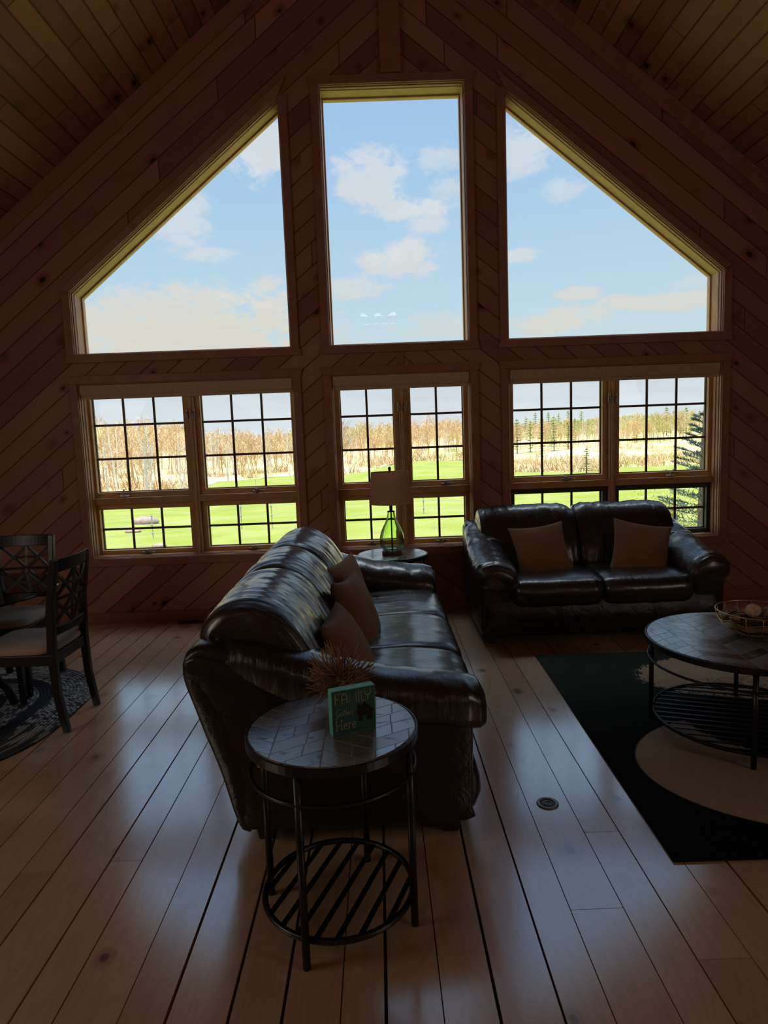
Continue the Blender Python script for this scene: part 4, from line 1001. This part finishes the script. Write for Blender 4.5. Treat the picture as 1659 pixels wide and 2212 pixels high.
T, B = bare_tree(77, 60, spread=.62, thick=.02); b = MB(); sticks(b, T, s_=6.8, wmin=.09); b.build('trunk', M_trunk, bt); b = MB(); sticks(b, B, s_=6.8, wmin=.026); b.build('branches', simple('grey brown twigs', F(.52, .44, .34), .9), bt)
def at_d(px, py, d): v = (px-829.5)/1414.8*rt-(py-1106)/1414.8*up+fw; return CAM+v*(d/v.y)
# spruce close to the house, in its shade
sp_ = thing('spruce_tree', 'dark blue green spruce close outside the right window', 'tree', (5.34, 11.2, -1.25))
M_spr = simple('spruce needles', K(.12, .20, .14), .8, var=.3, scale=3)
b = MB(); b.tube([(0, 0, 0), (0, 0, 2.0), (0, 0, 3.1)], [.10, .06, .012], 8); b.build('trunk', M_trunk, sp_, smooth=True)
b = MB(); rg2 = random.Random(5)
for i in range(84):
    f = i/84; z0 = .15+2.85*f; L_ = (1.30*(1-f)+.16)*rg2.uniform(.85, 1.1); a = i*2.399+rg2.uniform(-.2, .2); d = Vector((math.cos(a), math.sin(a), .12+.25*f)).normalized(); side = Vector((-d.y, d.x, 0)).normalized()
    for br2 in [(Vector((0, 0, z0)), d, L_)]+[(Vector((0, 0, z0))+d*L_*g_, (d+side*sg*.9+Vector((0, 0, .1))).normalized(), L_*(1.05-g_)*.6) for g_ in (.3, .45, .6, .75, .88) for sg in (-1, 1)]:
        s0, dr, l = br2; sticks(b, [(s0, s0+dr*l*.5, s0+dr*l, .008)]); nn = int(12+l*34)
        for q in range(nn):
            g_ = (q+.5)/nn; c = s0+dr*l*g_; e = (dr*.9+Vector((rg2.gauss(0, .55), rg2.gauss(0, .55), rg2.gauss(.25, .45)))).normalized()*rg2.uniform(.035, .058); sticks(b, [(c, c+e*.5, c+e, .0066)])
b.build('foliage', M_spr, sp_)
# greening shrubs below the right window
M_leaf = simple('fresh yellow green leaves', K(.95, .90, .16), .9, var=.25, scale=5)
sh0 = None; rg3 = random.Random(9)
for px, d, s_ in ((1372, 17.5, 1.0), (1440, 20.0, 1.15), (1472, 15.4, .95), (1545, 18.4, 1.15)):
    P = at_d(px, 1100, d); loc = (P.x, d, ground((P.x-CAM.x)/d, d)-.05)
    if sh0 is None:
        sh0 = thing('shrub', 'yellow green budding shrub on the grass below the right window', 'shrub', loc, 0, 'budding shrubs below the right window')
        T, B = [], []
        for k in range(46):
            a = rg3.uniform(0, 6.28); e = Vector((math.cos(a)*rg3.uniform(.1, .85), math.sin(a)*rg3.uniform(.1, .85), rg3.uniform(.45, 1.0))); T.append((Vector((0, 0, 0)), e*.5+Vector((0, 0, .12)), e, .008))
            for q in range(40): c = e*rg3.uniform(.25, 1)+Vector((rg3.gauss(0, .07), rg3.gauss(0, .07), rg3.gauss(0.02, .07))); dd_ = Vector((rg3.gauss(0, 1), rg3.gauss(0, 1), rg3.gauss(.3, .8))).normalized()*.05; B.append((c, c+dd_*.5, c+dd_, .013))
        b = MB(); sticks(b, T); b.build('stems', M_trunk, sh0); b = MB(); sticks(b, B); b.build('leaves', M_leaf, sh0)
        sh0.scale = (s_,)*3
    else: dup(sh0, loc, px*.1, s_)
# electric fence: posts with insulators, three wires
M_post = simple('white fence post', K(.85, .85, .80), .7); M_wire = simple('fence wire', K(.75, .75, .70), .5, .3)
first = None
for i, (px, d) in enumerate(((170, 23.5), (326, 24), (520, 24), (586, 23.5), (915, 24.5), (1040, 25), (340, 52), (457, 55), (556, 56))):
    P = at_d(px, 1100, d); tv = (P.x-CAM.x)/d; loc = (P.x, d, ground(tv, d)-.05)
    if first is None:
        first = thing('fence_post', 'thin white electric fence post standing in the pasture', 'fence post', loc, 0, 'electric fence posts')
        b = MB(); b.tube([(0, 0, 0), (0, 0, .95)], .016, 6); b.build('post', M_wire, first)
        for z in (.25, .55, .88): b = MB(); b.box((0, -.01, z), (.06, .06, .07)); b.build('insulator', M_post, first, bevel=.01)
    else: dup(first, loc)
for z, lab in ((.25, 'lowest'), (.55, 'middle'), (.88, 'top')):
    pts = []
    for px, d in ((170, 23.5), (326, 24), (520, 24), (586, 23.5), (915, 24.5), (1040, 25)): P = at_d(px, 1100, d); pts.append((P.x, d-.048, ground((P.x-CAM.x)/d, d)-.05+z))
    b = MB(); b.tube(pts, .006, 5); tag(b.build('fence_wire', M_wire), lab+' wire strung along the electric fence in the pasture', 'wire', 'fence wires')
# field stones
M_rock = simple('pale field stone', K(.72, .50, .36), .9, var=.2, scale=6, bump=.3)
for px, py, d, s_, lab in ((315, 1130, 30.5, (.62, .36, .27), 'large tan boulder in the grass behind the fence post, left window'), (288, 1149, 26.5, (.32, .24, .12), 'low pale stone in the grass in front of the large tan boulder'), (345, 1184, 21.3, (.24, .18, .09), 'small pale stone at the bottom of the left window')):
    P = at_d(px, py, d); g = ground((P.x-CAM.x)/d, d); b = MB(); rings = []
    for i in range(10):
        ph = PI*(i+.3)/10.6; rings.append([(s_[0]*math.sin(ph)*math.cos(2*PI*j/16)*(1+.15*noise.noise(Vector((i, j*.5, px)))), s_[1]*math.sin(ph)*math.sin(2*PI*j/16), s_[2]*math.cos(ph)*(1+.2*noise.noise(Vector((j*.4, i, 2))))) for j in range(16)])
    b.loft(rings); o_ = b.build('boulder', M_rock, smooth=True); o_.location = (P.x, d, g+s_[2]*.35); tag(o_, lab, 'rock')
